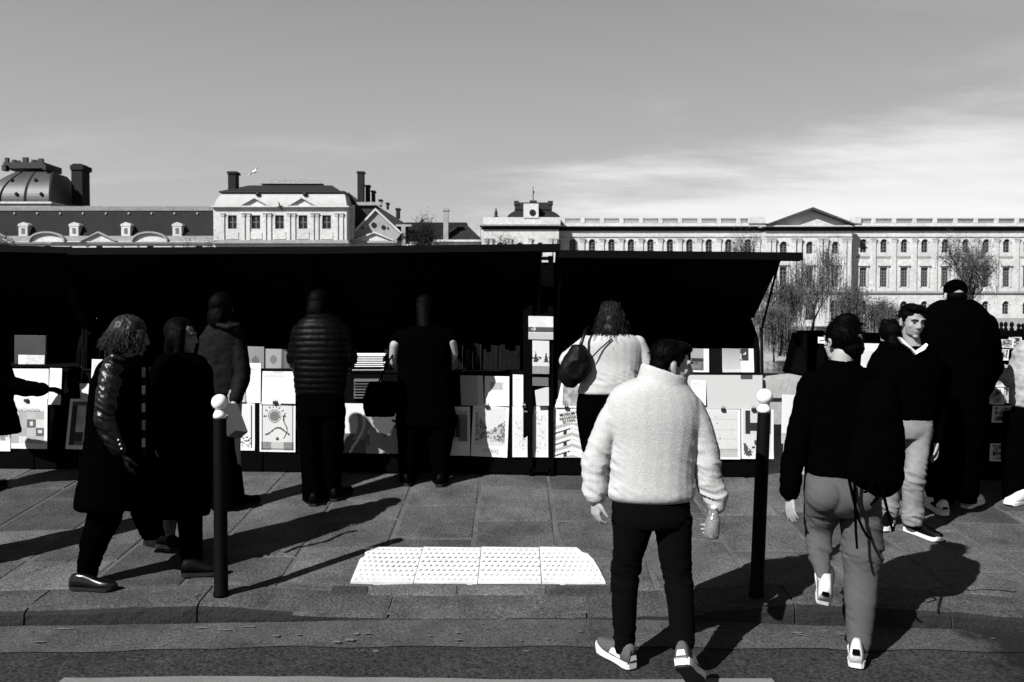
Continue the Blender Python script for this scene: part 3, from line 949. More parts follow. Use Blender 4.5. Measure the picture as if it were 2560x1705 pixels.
# standing books on the shelves
def book(px0, px1, top, bot, dy, m, label, group=None, lean=0, thick=.03):
    Y = yl_px((px0 + px1) / 2) + dy
    a, c = at(px0, bot, Y), at(px1, top, Y)
    l = lean
    root = thing('book', label, 'book', ((a.x + c.x) / 2, Y, a.z), group)
    b = MB()
    b.hexa([(a.x, Y, a.z), (c.x, Y, a.z), (c.x, Y + thick, a.z), (a.x, Y + thick, a.z), (a.x + l, Y + .03, c.z), (c.x + l, Y + .03, c.z), (c.x + l, Y + .03 + thick, c.z), (a.x + l, Y + .03 + thick, c.z)])
    b.build('cover', m, root)
    b = MB(); t = .004
    b.hexa([(a.x + t, Y + t, a.z + .002), (c.x + .002, Y + t, a.z + .002), (c.x + .002, Y + thick - t, a.z + .002), (a.x + t, Y + thick - t, a.z + .002),
            (a.x + l + t, Y + .03 + t, c.z - .003), (c.x + l + .002, Y + .03 + t, c.z - .003), (c.x + l + .002, Y + .03 + thick - t, c.z - .003), (a.x + l + t, Y + .03 + thick - t, c.z - .003)])
    b.build('pages', M_PAPER, root)
sheet('book_cover', 'small framed street photograph propped on the right shelf', R(1728, 1772, 871, 932), lambda u, v: (.55 if v < .35 and .05 else .0) * 0 + (.7 if v > .9 or u > .72 else (.3 if v < .38 else (.02 if v < .55 else .3 * nz(u, v, 8, 2)))), 'book', dy=.15, tilt=.02, res=(20, 28), thick=.012)
sheet('book_cover', 'pale magazine propped on the right shelf', R(1806, 1850, 871, 932), lambda u, v: .30 + .25 * v, 'book', dy=.15, tilt=.02, res=(12, 20), thick=.012)
sheet('book_cover', 'white magazine with a dark figure at the end of the right shelf', R(1851, 1896, 871, 932), lambda u, v: .03 if (u < .45 and v < .5 and nz(u, v, 5, 2) > .35) else .72, 'book', dy=.15, tilt=.02, res=(20, 28), thick=.012)
book(1774, 1804, 872, 933, .16, M_DARKB, 'dark book between the two magazines on the right shelf')
sheet('book_cover', 'white card picture propped on the leftmost stall shelf', R(46, 112, 887, 915), lambda u, v: WHT if u < .28 else .3 + .4 * nz(u, v, 12, 3), 'book', dy=.12, tilt=.02, res=(30, 14), thick=.01)
sheet('book_cover', 'large dim grey book standing at the back of the leftmost stall', R(36, 114, 838, 914), lambda u, v: .012 + .02 * nz(u, v, 5, 3), 'book', dy=.2, tilt=.02, res=(12, 12), thick=.02)  # ink darkened to imitate the lid's shade on this cover
sheet('book_cover', 'dim grey portrait book above the white cards', R(618, 660, 866, 925), lambda u, v: .10 if math.hypot(u - .5, v - .6) < .2 else .2, 'book', dy=.16, tilt=.02, res=(14, 18), thick=.015)
sheet('book_cover', 'dim grey book with a round emblem right of the portrait book', R(664, 704, 872, 925), lambda u, v: .12 if math.hypot(u - .5, v - .5) < .2 else .26, 'book', dy=.17, tilt=.02, res=(14, 18), thick=.015)
for k in range(6):
    book(705 + k * 5.5, 710 + k * 5.5, 874 + (k % 3) * 3, 926, .15, M_MIDB, 'thin upright book spine in the little row left of the puffer jacket', 'row of thin books beside the puffer jacket', lean=-.01, thick=.10)
for k in range(9):
    z = 926 - k * 4.6
    book(872 + rnd.uniform(-3, 2), 958 + rnd.uniform(-4, 6), z - 4.4, z, .06, M_PAPER if k != 1 else M_DARKB, 'white magazine in the flat stack between two shoppers', 'stack of white magazines', thick=.16)
for k in range(7):
    z = 996 - k * 7
    book(884, 950 + rnd.uniform(-2, 3), z - 6.0, z, -.02, M_MIDB, 'grey paperback in the lower pile between two shoppers', 'pile of grey paperbacks', thick=.06)
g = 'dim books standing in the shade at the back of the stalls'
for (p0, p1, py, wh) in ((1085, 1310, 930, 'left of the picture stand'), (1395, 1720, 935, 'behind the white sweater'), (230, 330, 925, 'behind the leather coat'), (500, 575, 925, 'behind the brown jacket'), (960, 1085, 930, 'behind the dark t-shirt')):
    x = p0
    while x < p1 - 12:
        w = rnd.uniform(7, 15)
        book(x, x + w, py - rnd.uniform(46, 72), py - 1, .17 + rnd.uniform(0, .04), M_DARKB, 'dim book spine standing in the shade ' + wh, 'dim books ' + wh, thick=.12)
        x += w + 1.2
# curling clear sleeve on the middle stall
V, F = [], []
Yc = yl_px(1230)
for i in range(25):
    u = i / 24
    px = 1156 + u * 150; py = 928 - (0 if u < .62 else 62 * ((u - .62) / .38) ** 2.2)
    for j in range(3):
        V.append(at(px, py + (j - 1) * (1.5 if u < .7 else 1.5 + 5 * (u - .7)), Yc + .02 + .05 * j))
for i in range(24):
    for j in range(2):
        a = i * 3 + j; F.append((a, a + 3, a + 4, a + 1))
o = mesh('plastic_sleeve', V, F, mat('plastic_film', .3, .25, .5), smooth=True)
tag(o, 'curled white plastic sleeve on the shelf beside the dark stand', 'plastic sleeve')
# the low stall on the right: prints and small boxes
sheet('print_sheet', 'white leaflet on the low stall right of the capped neck', R(2150, 2200, 858, 918, 6), lambda u, v: .62 if v > .3 and u < .8 else WHT, 'print', dy=.0, res=(10, 12))
sheet('print_sheet', 'small white card left of the dark-haired neck', R(2052, 2072, 922, 948), f_blank, 'print', dy=-.02, res=(4, 6))
sheet('print_sheet', 'little bright card at the top of the right box', R(2045, 2062, 842, 858), f_blank, 'print', dy=.06, res=(4, 4))
sheet('print_sheet', 'white sheet hanging on the parapet right of the right bollard', R(1952, 1994, 986, 1108, 3), lambda u, v: .68 if v < .82 else .4, 'print', dy=.075, res=(8, 14))
sheet('print_sheet', 'grey print low on the low stall behind the dark-haired neck', R(2030, 2096, 1012, 1130), f_photo(21, .05, .6), 'print', dy=-.012, res=(24, 34))
sheet('print_sheet', 'white-edged print on the low stall behind the backpack', R(2120, 2190, 1012, 1132), f_photo(22, .05, .7), 'print', dy=-.012, res=(24, 34))
for k, (q, s) in enumerate((((2444, 2512, 926, 966), 11), ((2450, 2508, 968, 1010), 12), ((2478, 2540, 1014, 1056), 13), ((2472, 2532, 1108, 1152), 14), ((2490, 2532, 848, 868), 15), ((2524, 2556, 842, 872), 16), ((2488, 2520, 872, 900), 17), ((2512, 2520, 1084, 1106), 18), ((2508, 2570, 928, 1008), 19))):
    lab = ['photo postcard panel beside the dark coat', 'postcard panel with a dark figure below it', 'white postcard rack below the light sleeve', 'lowest postcard panel near the white shoes', 'small tilted postcard high on the right rack', 'diamond-turned postcard high at the right edge', 'bright postcard behind the light sleeve', 'thin white strip on the right rack', 'busy postcard panel behind the light jacket'][k]
    sheet('postcard_display', lab, R(*q, rnd.uniform(-4, 4)), f_photo(s, .02, .72, .06 if k > 3 else .1), 'postcards', dy=-.015 + .002 * k, res=(26, 22))
# dark box and rack on the low right stall
YD = yl_px(2040) + .1
b = MB(); p0 = at(2012, 938, YD); p1 = at(2062, 832, YD)
root = thing('book_box', 'upright dark book box at the left end of the low right stall', 'box', (p0.x, YD, p0.z))
b.box(p0.x, p1.x, YD, YD + .22, p0.z, p0.z + .02); b.build('bottom', M_STALL, root)
for xx in (p0.x, p1.x - .02):
    b = MB(); b.box(xx, xx + .02, YD, YD + .22, p0.z + .02, p1.z); b.build('side', M_STALL, root)
b = MB(); b.box(p0.x, p1.x, YD, YD + .22, p1.z, p1.z + .02); b.build('top', M_STALL, root)
b = MB(); b.box(p0.x + .02, p1.x - .02, YD + .19, YD + .21, p0.z + .02, p1.z); b.build('back', M_STALL, root)
YR = yl_px(2560) + .02
root = thing('postcard_rack', 'dark board rack full of postcards at the right edge', 'rack', at(2560, 1170, YR))
b = MB(); a = at(2436, 1178, YR); c = at(2860, 826, YR); b.box(a.x, c.x, YR + .012, YR + .05, a.z, c.z); b.build('board', M_STALL, root)
for py in (838, 925, 1011, 1060, 1105):
    q = at(2436, py, YR); MB().bar((q.x, YR - .01, q.z), (c.x, YR - .01, q.z), .04, .015).build('ledge', M_STALL, root)
# made-up dark lumps in place of distant heads, along the rack top
for k in range(9):
    px = 2474 + k * 14 + rnd.uniform(-3, 3); h = rnd.choice([14, 22, 30, 18, 38])
    p = at(px, 826, YR + .03)
    s = FP / YR
    hh = h / s; w = rnd.uniform(5, 8) / s
    b = MB(); b.lathe([(w * .8, 0), (w, hh * .1), (w * .5, hh * .35), (w * .9, hh * .6), (w * .7, hh * .85), (w * .2, hh)], p, 8)
    tag(b.build('lump', M_STALL2, smooth=True), 'little dark figurine standing in for a far head above the postcard rack', 'lump', 'lumps along the top of the postcard rack')

# ------------------------------------------------------------------ bollards
M_BOLL = mat('bollard_paint', 0.0014, 0.65, 0.05, nscale=160, namp=0.5, bscale=180, bstr=0.3, bdist=0.003)
M_BALL = mat('bollard_white', 0.55, 0.4, 0.4)
def bollard(foot, top_px, label):
    base = on_walk(*foot)
    topc = at(*top_px, base.y)
    ax = (topc - base).normalized(); L = (topc - base).length
    q = Vector((0, 0, 1)).rotation_difference(ax).to_matrix()
    root = thing('bollard', label, 'bollard', base, 'black bollards with white balls')
    def prof(pts): return MB().lathe([(r, z) for r, z in pts], base, 28, q)
    prof([(.047, 0), (.047, .012), (.0405, .03), (.0395, .5), (.0375, L - .155), (.036, L - .145)]).build('post', M_BOLL, root, smooth=True)
    prof([(.037, L - .146), (.037, L - .126), (.033, L - .116), (.026, L - .104), (.024, L - .098)]).build('collar', M_BALL, root, smooth=True)
    r = .047
    prof([(max(.001, r * math.sin(t)), L - .053 - r * math.cos(t)) for t in [0.5 + (math.pi - 0.5) * i / 14 for i in range(15)]]).build('ball', M_BALL, root, smooth=True)
    return root
bollard((553, 1488), (549, 983), 'black bollard with a white ball, in front of the women in black')
bollard((1891, 1490), (1913, 969), 'leaning black bollard with a white ball, right of the fleece jacket')
# ------------------------------------------------------------------ the palace across the river
M_LST = mat('palace_stone', 0.335, 0.9, 0.1, nscale=1.2, namp=0.22, n2scale=0.14, n2amp=0.18)
M_LST2 = mat('palace_stone_weathered', 0.19, 0.9, 0.1, nscale=0.7, namp=0.2, n2scale=0.15, n2amp=0.12)
M_SLATE = mat('slate_roof', 0.0135, 0.85, 0.06, nscale=1.5, namp=0.12, n2scale=0.3, n2amp=0.12, stretch=(1, 1, .25))
M_LEAD = mat('lead_roof', 0.25, 0.7, 0.3, nscale=0.6, namp=0.12)
M_LEADD = mat('dark_lead', 0.006, 0.7, 0.3, nscale=0.8, namp=0.25)
M_BRICKC = mat('chimney_brick', 0.012, 0.9, 0.1, nscale=1.0, namp=0.3)
M_GLASS = mat('window_glass', 0.008, 0.3, 0.25)
M_FRAME = mat('window_bars', 0.08, 0.8, 0.2)
def X_(px, Y): return (px - 1280.0) / FP * Y * (1.0)
def Z_(py, Y): return at(1280, py, Y).z
def pbox(b, px0, px1, py0, py1, Y, depth):
    """box whose front stands at depth Y between those photograph columns and rows"""
    b.box(X_(px0, Y), X_(px1, Y), Y, Y + depth, Z_(py1, Y), Z_(py0, Y))
    return b
def part(parent, name, m, *boxes):
    b = MB()
    for bx in boxes: pbox(b, *bx)
    return b.build(name, m, parent)
def wall_open(parent, px0, px1, py0, py1, Y, holes, depth=1.2, m=None, name='wall'):
    """front wall with real openings; holes = (px0, px1, py_top, py_bottom)"""
    xs = sorted({px0, px1, *[h[0] for h in holes], *[h[1] for h in holes]})
    zs = sorted({py0, py1, *[h[2] for h in holes], *[h[3] for h in holes]})
    xs = [x for x in xs if px0 <= x <= px1]; zs = [z for z in zs if py0 <= z <= py1]
    V, F = [], []
    def q(a): n = len(V); V.extend(a); F.append((n, n + 1, n + 2, n + 3))
    for i in range(len(xs) - 1):
        for j in range(len(zs) - 1):
            mx, mz = (xs[i] + xs[i + 1]) / 2, (zs[j] + zs[j + 1]) / 2
            if any(h[0] < mx < h[1] and h[2] < mz < h[3] for h in holes): continue
            a, c = X_(xs[i], Y), X_(xs[i + 1], Y); t, bb = Z_(zs[j], Y), Z_(zs[j + 1], Y)
            q([(a, Y, bb), (c, Y, bb), (c, Y, t), (a, Y, t)])
    for h in holes:
        a, c = X_(h[0], Y), X_(h[1], Y); t, bb = Z_(h[2], Y), Z_(h[3], Y); D = Y + depth * .5
        q([(a, Y, t), (a, Y, bb), (a, D, bb), (a, D, t)]); q([(c, Y, bb), (c, Y, t), (c, D, t), (c, D, bb)])
        q([(a, Y, t), (a, D, t), (c, D, t), (c, Y, t)]); q([(a, Y, bb), (c, Y, bb), (c, D, bb), (a, D, bb)])
    a, c = X_(px0, Y), X_(px1, Y); t, bb = Z_(py0, Y), Z_(py1, Y); D = Y + 12
    q([(c, Y, bb), (c, D, bb), (c, D, t), (c, Y, t)]); q([(a, D, bb), (a, Y, bb), (a, Y, t), (a, D, t)]); q([(a, Y, t), (c, Y, t), (c, D, t), (a, D, t)])
    return mesh(name, V, F, m or M_LST, parent)
def window(parent, px, w, t, bo, Y, arch=False, hood=None, depth=0.45, bars=(1, 4)):
    """one window: bars and stone surround, with its glass as a piece of its own"""
    x0, x1 = X_(px - w / 2, Y), X_(px + w / 2, Y); zt, zb = Z_(t, Y), Z_(bo, Y)
    D = Y + depth
    b = MB()
    bw = (x1 - x0) * .06
    for k in range(bars[0] + 2):
        x = x0 + (x1 - x0) * k / (bars[0] + 1); b.box(x - bw, x + bw, D - .08, D, zb, zt)
    for k in range(bars[1] + 1):
        z = zb + (zt - zb) * k / bars[1]; b.box(x0, x1, D - .07, D - .01, z - bw * .8, z + bw * .8)
    o = b.build('window', M_FRAME, parent)
    b = MB(); b.box(x0, x1, D, D + .05, zb, zt); b.build('pane', M_GLASS, o)
    if arch:
        # stone spandrels that round off the top, and a raised archivolt
        b = MB(); cxx = (x0 + x1) / 2; r = (x1 - x0) / 2; zc = zt - r
        for s in (-1, 1):
            poly = [(cxx + s * r * 1.02, zt + .05)] + [(cxx + s * r * math.sin(a), zc + r * math.cos(a)) for a in [math.pi / 2 * k / 6 for k in range(6, -1, -1)]] + [(cxx, zt + .05)]
            b.prism(poly, Y - .02, Y + depth * .9)
        n = 12; ro, ri = r * 1.35, r * 1.04
        for k in range(n):
            a0, a1 = math.pi * k / n, math.pi * (k + 1) / n
            b.prism([(cxx + ri * math.cos(a0), zc + ri * math.sin(a0)), (cxx + ro * math.cos(a0), zc + ro * math.sin(a0)), (cxx + ro * math.cos(a1), zc + ro * math.sin(a1)), (cxx + ri * math.cos(a1), zc + ri * math.sin(a1))], Y - .22, Y - .021)
        b.build('arch', M_LST, o)
    if hood:
        b = MB(); cxx = (x0 + x1) / 2; hw = (x1 - x0) * .82; zh = zt + (x1 - x0) * .42
        if hood == 'seg':
            n = 8; poly = [(cxx - hw, zh), (cxx + hw, zh)] + [(cxx + hw * math.cos(math.pi * k / n), zh + hw * .55 * math.sin(math.pi * k / n)) for k in range(1, n)]
        else:
            poly = [(cxx - hw, zh), (cxx + hw, zh), (cxx, zh + hw * .55)]
        b.prism(poly, Y - .45, Y - .01); b.box(cxx - hw * .95, cxx + hw * .95, Y - .5, Y - .02, zh - .28, zh - .02)
        for s in (-1, 1): b.box(cxx + s * hw * .72 - .14, cxx + s * hw * .72 + .14, Y - .2, Y - .012, zb, zh - .29)
        b.build('surround', M_LST, o)
    return o
def pilaster(parent, px, w, t, bo, Y, proud=.35):
    b = MB(); x0, x1 = X_(px - w / 2, Y), X_(px + w / 2, Y); zt, zb = Z_(t, Y), Z_(bo, Y)
    b.box(x0, x1, Y - proud, Y - .003, zb, zt - .9)
    e = (x1 - x0) * .12
    b.box(x0 - e, x1 + e, Y - proud - .12, Y - .003, zt - .9, zt - .75)
    b.hexa([(x0, Y - proud, zt - .749), (x1, Y - proud, zt - .749), (x1, Y - .003, zt - .749), (x0, Y - .003, zt - .749), (x0 - 2 * e, Y - proud - .25, zt - .1), (x1 + 2 * e, Y - proud - .25, zt - .1), (x1 + 2 * e, Y - .003, zt - .1), (x0 - 2 * e, Y - .003, zt - .1)])
    b.box(x0 - 2.2 * e, x1 + 2.2 * e, Y - proud - .3, Y - .003, zt - .099, zt)
    b.build('pilaster', M_LST, parent)
def pediment(parent, xl, xr, base, apex_x, apex_y, Y, th=4.0, proud=1.2, m=None, tymp=True):
    b = MB()
    P = lambda px, py: (X_(px, Y), Z_(py, Y))
    for (a, c) in ((xl, apex_x), (xr, apex_x)):
        b.prism([P(a, base), P(c, apex_y), P(c, apex_y + th), P(a + (c - a) * .10, base)], Y - proud, Y + 1)
    o = b.build('pediment', m or M_LST2, parent)
    if tymp:
        b = MB(); b.prism([P(xl + 3, base), P(xr - 3, base), P(apex_x, apex_y + th * .8)], Y - .1, Y + .8); b.build('tympanum', M_LST, o)
    return o

# ---- right wing with balustrade and central pediment
YW = 222.0
wing = thing('palace_wing', 'long pale palace wing with flat balustraded roof and a central pediment', 'building', (X_(1980, YW), YW, ZF))
topx = [1431 + 48.6 * i for i in range(10)]
rightx = [2156 + 51.0 * i for i in range(13)]
holes = [(x - 8, x + 8, 598, 631) for x in topx + rightx]
holes += [(x - 9, x + 9, 670, 717) for x in rightx] + [(x - 8, x + 8, 753, 785) for x in rightx]
wall_open(wing, 1398, 2800, 577, 822, YW, holes)
for x in topx + rightx: window(wing, x, 16, 598, 631, YW, arch=True)
for i, x in enumerate(rightx):
    window(wing, x, 18, 670, 717, YW, hood='seg', bars=(2, 6))
    window(wing, x, 16, 753, 785, YW, arch=True)
    if i < 9:
        b = MB(); pbox(b, x - 17, x + 17, 640, 645, YW - .12, .117); b.build('panel_strip', M_LST2, wing)
for x in [topx[0] - 24.3 + 48.6 * i for i in range(11)] : pilaster(wing, x, 10, 596, 731, YW)
for x in [rightx[0] + 25.5 + 51 * i for i in range(11)]: pilaster(wing, x, 10, 596, 731, YW)
part(wing, 'architrave', M_LST, (1398, 2800, 584, 592, YW - .25, .247))
M_CSHADE = mat('cornice_shade', .010, .9, .1, nscale=.8, namp=.3)  # the cornice's cast shade, put into the frieze colour
part(wing, 'cornice', M_LST, (1396, 2800, 562.9, 565.6, YW - 1.45, 3.0))
part(wing, 'frieze', M_CSHADE, (1397, 2800, 565.7, 577.5, YW - .02, 2))
part(wing, 'string_course', M_LST2, (1398, 2800, 728, 733, YW - .45, .447))
part(wing, 'plinth', M_LST2, (1398, 2800, 795, 822, YW - .3, .297))
part(wing, 'parapet_base', M_LST, (1400, 2800, 558, 562.8, YW - .5, 1.0))
# balustrade: pedestals and balusters, told apart bay by bay
bal = [topx[0] - 24.3 + 48.6 * i for i in range(11)] + [rightx[0] - 25.5 + 51.0 * i for i in range(12)]
b = MB()
for x in bal: pbox(b, x - 5, x + 5, 544.5, 557.8, YW - .55, 1.1)
b.build('pedestals', M_LST, wing)['kind'] = 'stuff'
for i in range(len(bal) - 1):
    if bal[i + 1] - bal[i] > 60: continue
    b = MB(); pbox(b, bal[i] + 5.2, bal[i + 1] - 5.2, 544.8, 548, YW - .4, .8)
    n = 12
    for k in range(n):
        x = bal[i] + 6 + (bal[i + 1] - bal[i] - 12) * (k + .5) / n
        pbox(b, x - .85, x + .85, 548.1, 557.8, YW - .15, .3)
    b.build('balustrade', M_LST2, wing)
# central projecting bay
YP = 219.0
ph = [(1957 - 9, 1957 + 9, 604, 634)] + [(x - 8, x + 8, 604, 634) for x in (2022, 2086)] + [(x - 9, x + 9, 668, 717) for x in (1957, 2022, 2086)] + [(x - 9, x + 9, 750, 800) for x in (1957, 2022, 2086)]
wall_open(wing, 1911, 2128, 577, 822, YP, ph, name='bay_wall')
for (a, c, t, bo) in ph: window(wing, (a + c) / 2, c - a, t, bo, YP, arch=(t < 640 or t > 740), hood=None if (t < 640 or t > 740) else 'tri', bars=(1, 5))
for x in (1920, 1932, 1982, 1996, 2048, 2062, 2108, 2120): pilaster(wing, x, 9, 596, 731, YP, .6)
part(wing, 'bay_cornice', M_LST, (1905, 2135, 563, 566, YP - 1.5, 5))
part(wing, 'bay_frieze', M_CSHADE, (1911, 2129, 566.1, 577.5, YP - .02, 3))
part(wing, 'bay_architrave', M_LST, (1911, 2128, 584, 591, YP - .25, .247))
part(wing, 'bay_string', M_LST2, (1911, 2128, 728, 733, YP - .45, .447))
pediment(wing, 1906, 2134, 563, 2023, 520, YP, th=6.5, proud=2.0, m=mat('dark_stone', .035, .9, .1, nscale=.8, namp=.3))  # raking cornice in a darker stone than the walls
part(wing, 'bay_attic', M_LST, (1870, 1913, 542, 558, YW - 1, 2))
part(wing, 'bay_attic', M_LST, (2133, 2150, 542, 558, YW - 1, 2))

# ---- corner pavilion of the wing
YC = 217.0
pav = thing('corner_pavilion', 'pale corner pavilion with squat domed roof, crest and flagpole', 'building', (X_(1300, YC), YC, ZF))
wall_open(pav, 1203, 1397, 574, 822, YC, [(x - 7, x + 7, 606, 640) for x in (1250, 1300, 1350)])
for x in (1250, 1300, 1350): window(pav, x, 14, 606, 640, YC, arch=True)
for x in (1215, 1228, 1274, 1325, 1376, 1388): pilaster(pav, x, 8, 596, 731, YC)
part(pav, 'cornice', M_LST2, (1199, 1401, 561, 564, YC - 1.2, 4))
part(pav, 'frieze', M_CSHADE, (1203, 1397, 564.2, 573, YC - .02, 3))
part(pav, 'attic', M_LST, (1208, 1399, 543, 560.8, YC - .2, 10))
def frustum(px0, px1, pyb, qx0, qx1, pyt, Y, depth, inset=None, bulge=0.0, steps=6):
    """roof block whose sides lean in, as a shell with curved profile"""
    b = MB(); rings = []
    for k in range(steps + 1):
        t = k / steps; e = t ** (1 + bulge) if bulge else t
        xl = X_(px0 + (qx0 - px0) * e, Y); xr = X_(px1 + (qx1 - px1) * e, Y)
        ins = (inset if inset is not None else (X_(qx0, Y) - X_(px0, Y))) * e
        rings.append([(xl, Y + ins, 0), (xr, Y + ins, 0), (xr, Y + depth - ins, 0), (xl, Y + depth - ins, 0)])
        z = Z_(pyb + (pyt - pyb) * t, Y)
        rings[-1] = [(x, y, z) for x, y, _ in rings[-1]]
    V = [p for r in rings for p in r]; F = [(3, 2, 1, 0)]
    for k in range(steps):
        for i in range(4):
            j = (i + 1) % 4; F.append((k * 4 + i, k * 4 + j, k * 4 + 4 + j, k * 4 + 4 + i))
    n = steps * 4; F.append((n, n + 1, n + 2, n + 3))
    return b.add(V, F)
frustum(1268, 1400, 543, 1288, 1378, 524, YC + 1, 13, 2, .6).build('roof', M_SLATE, pav)
part(pav, 'roof_crest', M_LEADD, (1287, 1380, 506, 523.8, YC + 3.2, 8), (1285, 1297, 502, 512, YC + 3, 2), (1370, 1382, 502, 512, YC + 3, 2), (1324, 1342, 501, 508, YC + 3, 2))
o = part(pav, 'lucarne', M_LST, (1309, 1346, 509, 545, YC - .4, 3))
n = 14; b = MB(); ctr = (X_(1331, YC), Z_(532, YC)); r = 8 * YC / FP
b.prism([(ctr[0] + r * math.cos(2 * math.pi * k / n), ctr[1] + r * math.sin(2 * math.pi * k / n)) for k in range(n)], YC - .55, YC - .41); b.build('round_window', M_GLASS, o)
MB().tube([(X_(1334, YC), YC + 6, Z_(504, YC)), (X_(1334, YC), YC + 6, Z_(455, YC))], [.16, .07], 6).build('flagpole', M_LEADD, pav)
b = MB(); b.add([(X_(1334, YC), YC + 6, Z_(466, YC)), (X_(1338, YC), YC + 6.3, Z_(470, YC)), (X_(1332, YC), YC + 6.5, Z_(483, YC)), (X_(1334, YC), YC + 6, Z_(480, YC))], [(0, 1, 2, 3)]); b.build('flag', M_LEADD, pav)
b = MB(); sx, sz = X_(1240, YC), Z_(543, YC)
b.lathe([(.55, 0), (.6, .3), (.35, .6), (.45, 1.2), (.3, 1.7), (.16, 1.9), (.2, 2.2), (.06, 2.45)], (sx, YC + 1, sz), 8); b.build('statue', M_LEADD, pav)

# ---- low roofs left of the corner pavilion
YL1 = 232.0
low = thing('low_hipped_building', 'low building with hipped grey roof and one tall chimney beside the corner pavilion', 'building', (X_(1110, YL1), YL1, ZF))
wall_open(low, 1088, 1203, 604, 830, YL1, [(x - 6, x + 6, 625, 660) for x in (1110, 1140, 1170)])
for x in (1110, 1140, 1170): window(low, x, 12, 625, 660, YL1)
part(low, 'cornice', M_LST, (1084, 1207, 599, 604, YL1 - .8, 3))
frustum(1086, 1206, 599, 1140, 1166, 557, YL1 - .4, 16, 6.0, 0).build('roof', M_SLATE, low)
part(low, 'ridge_roof', M_SLATE, (1013, 1167, 556, 599, YL1 + 8, 6))
part(low, 'chimney', M_LST2, (1109, 1121, 527, 600, YL1 - .6, 1.6), (1107, 1123, 521, 526.8, YL1 - .8, 2))
part(low, 'chimney_pot', M_BRICKC, (1053, 1058, 548, 557, YL1 + 9, 1))

# ---- gabled building
YG = 236.0
gab = thing('gabled_building', 'stone building with a steep round-windowed gable and dark hip roof', 'building', (X_(937, YG), YG, ZF))
wall_open(gab, 868, 992, 600, 830, YG, [(x - 7, x + 7, 640, 680) for x in (900, 960)])
for x in (900, 960): window(gab, x, 14, 640, 680, YG)
P = lambda px, py, Y: (X_(px, Y), Z_(py, Y))
b = MB(); b.prism([P(888, 600, YG), P(888, 575, YG), P(940, 521, YG), P(1004, 581, YG), P(990, 600, YG)], YG + .5, YG + 14); gb = b.build('gable', M_LST2, gab)
b = MB()
for (a, c) in (((886, 577), (940, 520)), ((1006, 582), (940, 520))):
    b.prism([P(a[0], a[1], YG), P(c[0], c[1], YG), P(c[0], c[1] + 6, YG), P(a[0] + (4 if a[0] < c[0] else -4), a[1] + 2, YG)], YG - .3, YG + .49)
b.build('gable_coping', M_LST, gab)
for (px, py, r_) in ((935, 562, 6.5), (959, 568, 5.5), (907, 570, 3), (970, 570, 2.5)):
    b = MB(); cx_, cz_ = P(px, py, YG); r = r_ * YG / FP
    b.prism([(cx_ + r * math.cos(2 * math.pi * k / 14), cz_ + r * math.sin(2 * math.pi * k / 14)) for k in range(14)], YG + .3, YG + .495)
    b.build('round_window', M_GLASS, gb)
pediment(gab, 884, 990, 602, 937, 579, YG - .5, th=4, proud=.8, m=M_LST)
part(gab, 'cornice', M_LST2, (866, 994, 602.2, 607, YG - 1.1, 1.09))
b = MB(); b.prism([P(860, 516, YG + 3), P(872, 480, YG + 3), P(900, 505, YG + 3), P(940, 512, YG + 3), P(1012, 557, YG + 3), P(1012, 600, YG + 3), P(860, 600, YG + 3)], YG + 3, YG + 16)
b.build('hip_roof', M_LEADD, gab)
part(gab, 'roof_ridge', M_LST2, (892, 955, 505, 513, YG + 2.2, .79))
for (a, c, t, bo, yy) in ((895, 910, 432, 508, 3), (915, 924, 466, 505, 5), (930, 937, 480, 510, 6), (949, 954, 502, 515, 7), (967, 971, 510, 522, 8), (991, 999, 524, 545, 6)):
    ch = part(gab, 'chimney', M_BRICKC, (a, c, t, bo, YG + yy, 2.2))
    b = MB(); pbox(b, a - 2, c + 2, t - 4, t - .2, YG + yy - .2, 2.6); b.build('chimney_cap', M_BRICKC, ch)
part(gab, 'link_wall', M_LST, (874, 886, 512, 600, YG - 1, 1.49), (866, 871, 500, 600, YG + 1, 1.0))
part(gab, 'right_block', M_LST2, (990, 1030, 561, 566, YG + 1.5, 1.4), (1004, 1014, 566.2, 640, YG + 1.5, 1.4))

# ---- main pavilion with five windows
YM = 230.0
mp_ = thing('main_pavilion', 'white palace pavilion with five tall windows, two small pediments and dark flat-topped roof', 'building', (X_(700, YM), YM, ZF))
wx = [583, 641.5, 700.5, 759, 818]
wall_open(mp_, 536, 868, 521, 830, YM, [(x - 11, x + 11, 538, 572) for x in wx])
for x in wx: window(mp_, x, 22, 538, 572, YM, bars=(1, 2))
for x in (560, 611, 624, 664, 677, 724, 737, 783, 795, 843, 856): pilaster(mp_, x, 7, 533, 601, YM, .3)
part(mp_, 'cornice', M_LST, (531, 873, 514, 517.5, YM - 1.0, 3), (533, 870, 517.6, 521, YM - .5, 2))
part(mp_, 'lower_cornice', M_LST2, (532, 872, 603, 608, YM - 1.0, .997), (535, 870, 600, 602.8, YM - .5, .497))
for x in wx:
    b = MB(); pbox(b, x - 15, x + 15, 580, 598, YM - .15, .147); b.build('sill_panel', M_LST, mp_)
for ax, l, r in ((640, 604, 677), (758, 722, 795)): pediment(mp_, l, r, 515, ax, 493, YM - .3, th=3.2, proud=.8, m=M_LST)
frustum(538, 868, 514, 553, 860, 481, YM + .4, 14, 1.6, .5).build('mansard', M_LEAD, mp_)
part(mp_, 'roof_cornice', M_LEADD, (550, 863, 477, 481, YM + 1.4, 12))
frustum(558, 852, 476.5, 618, 826, 459, YM + 2.2, 10.5, 3, 0).build('roof', M_LEADD, mp_)
frustum(652, 808, 459, 672, 792, 446, YM + 5.4, 4.2, 1.4, 0).build('roof_crest', mat('ridge_zinc', .13, .7, .2, nscale=1.2, namp=.3), mp_)
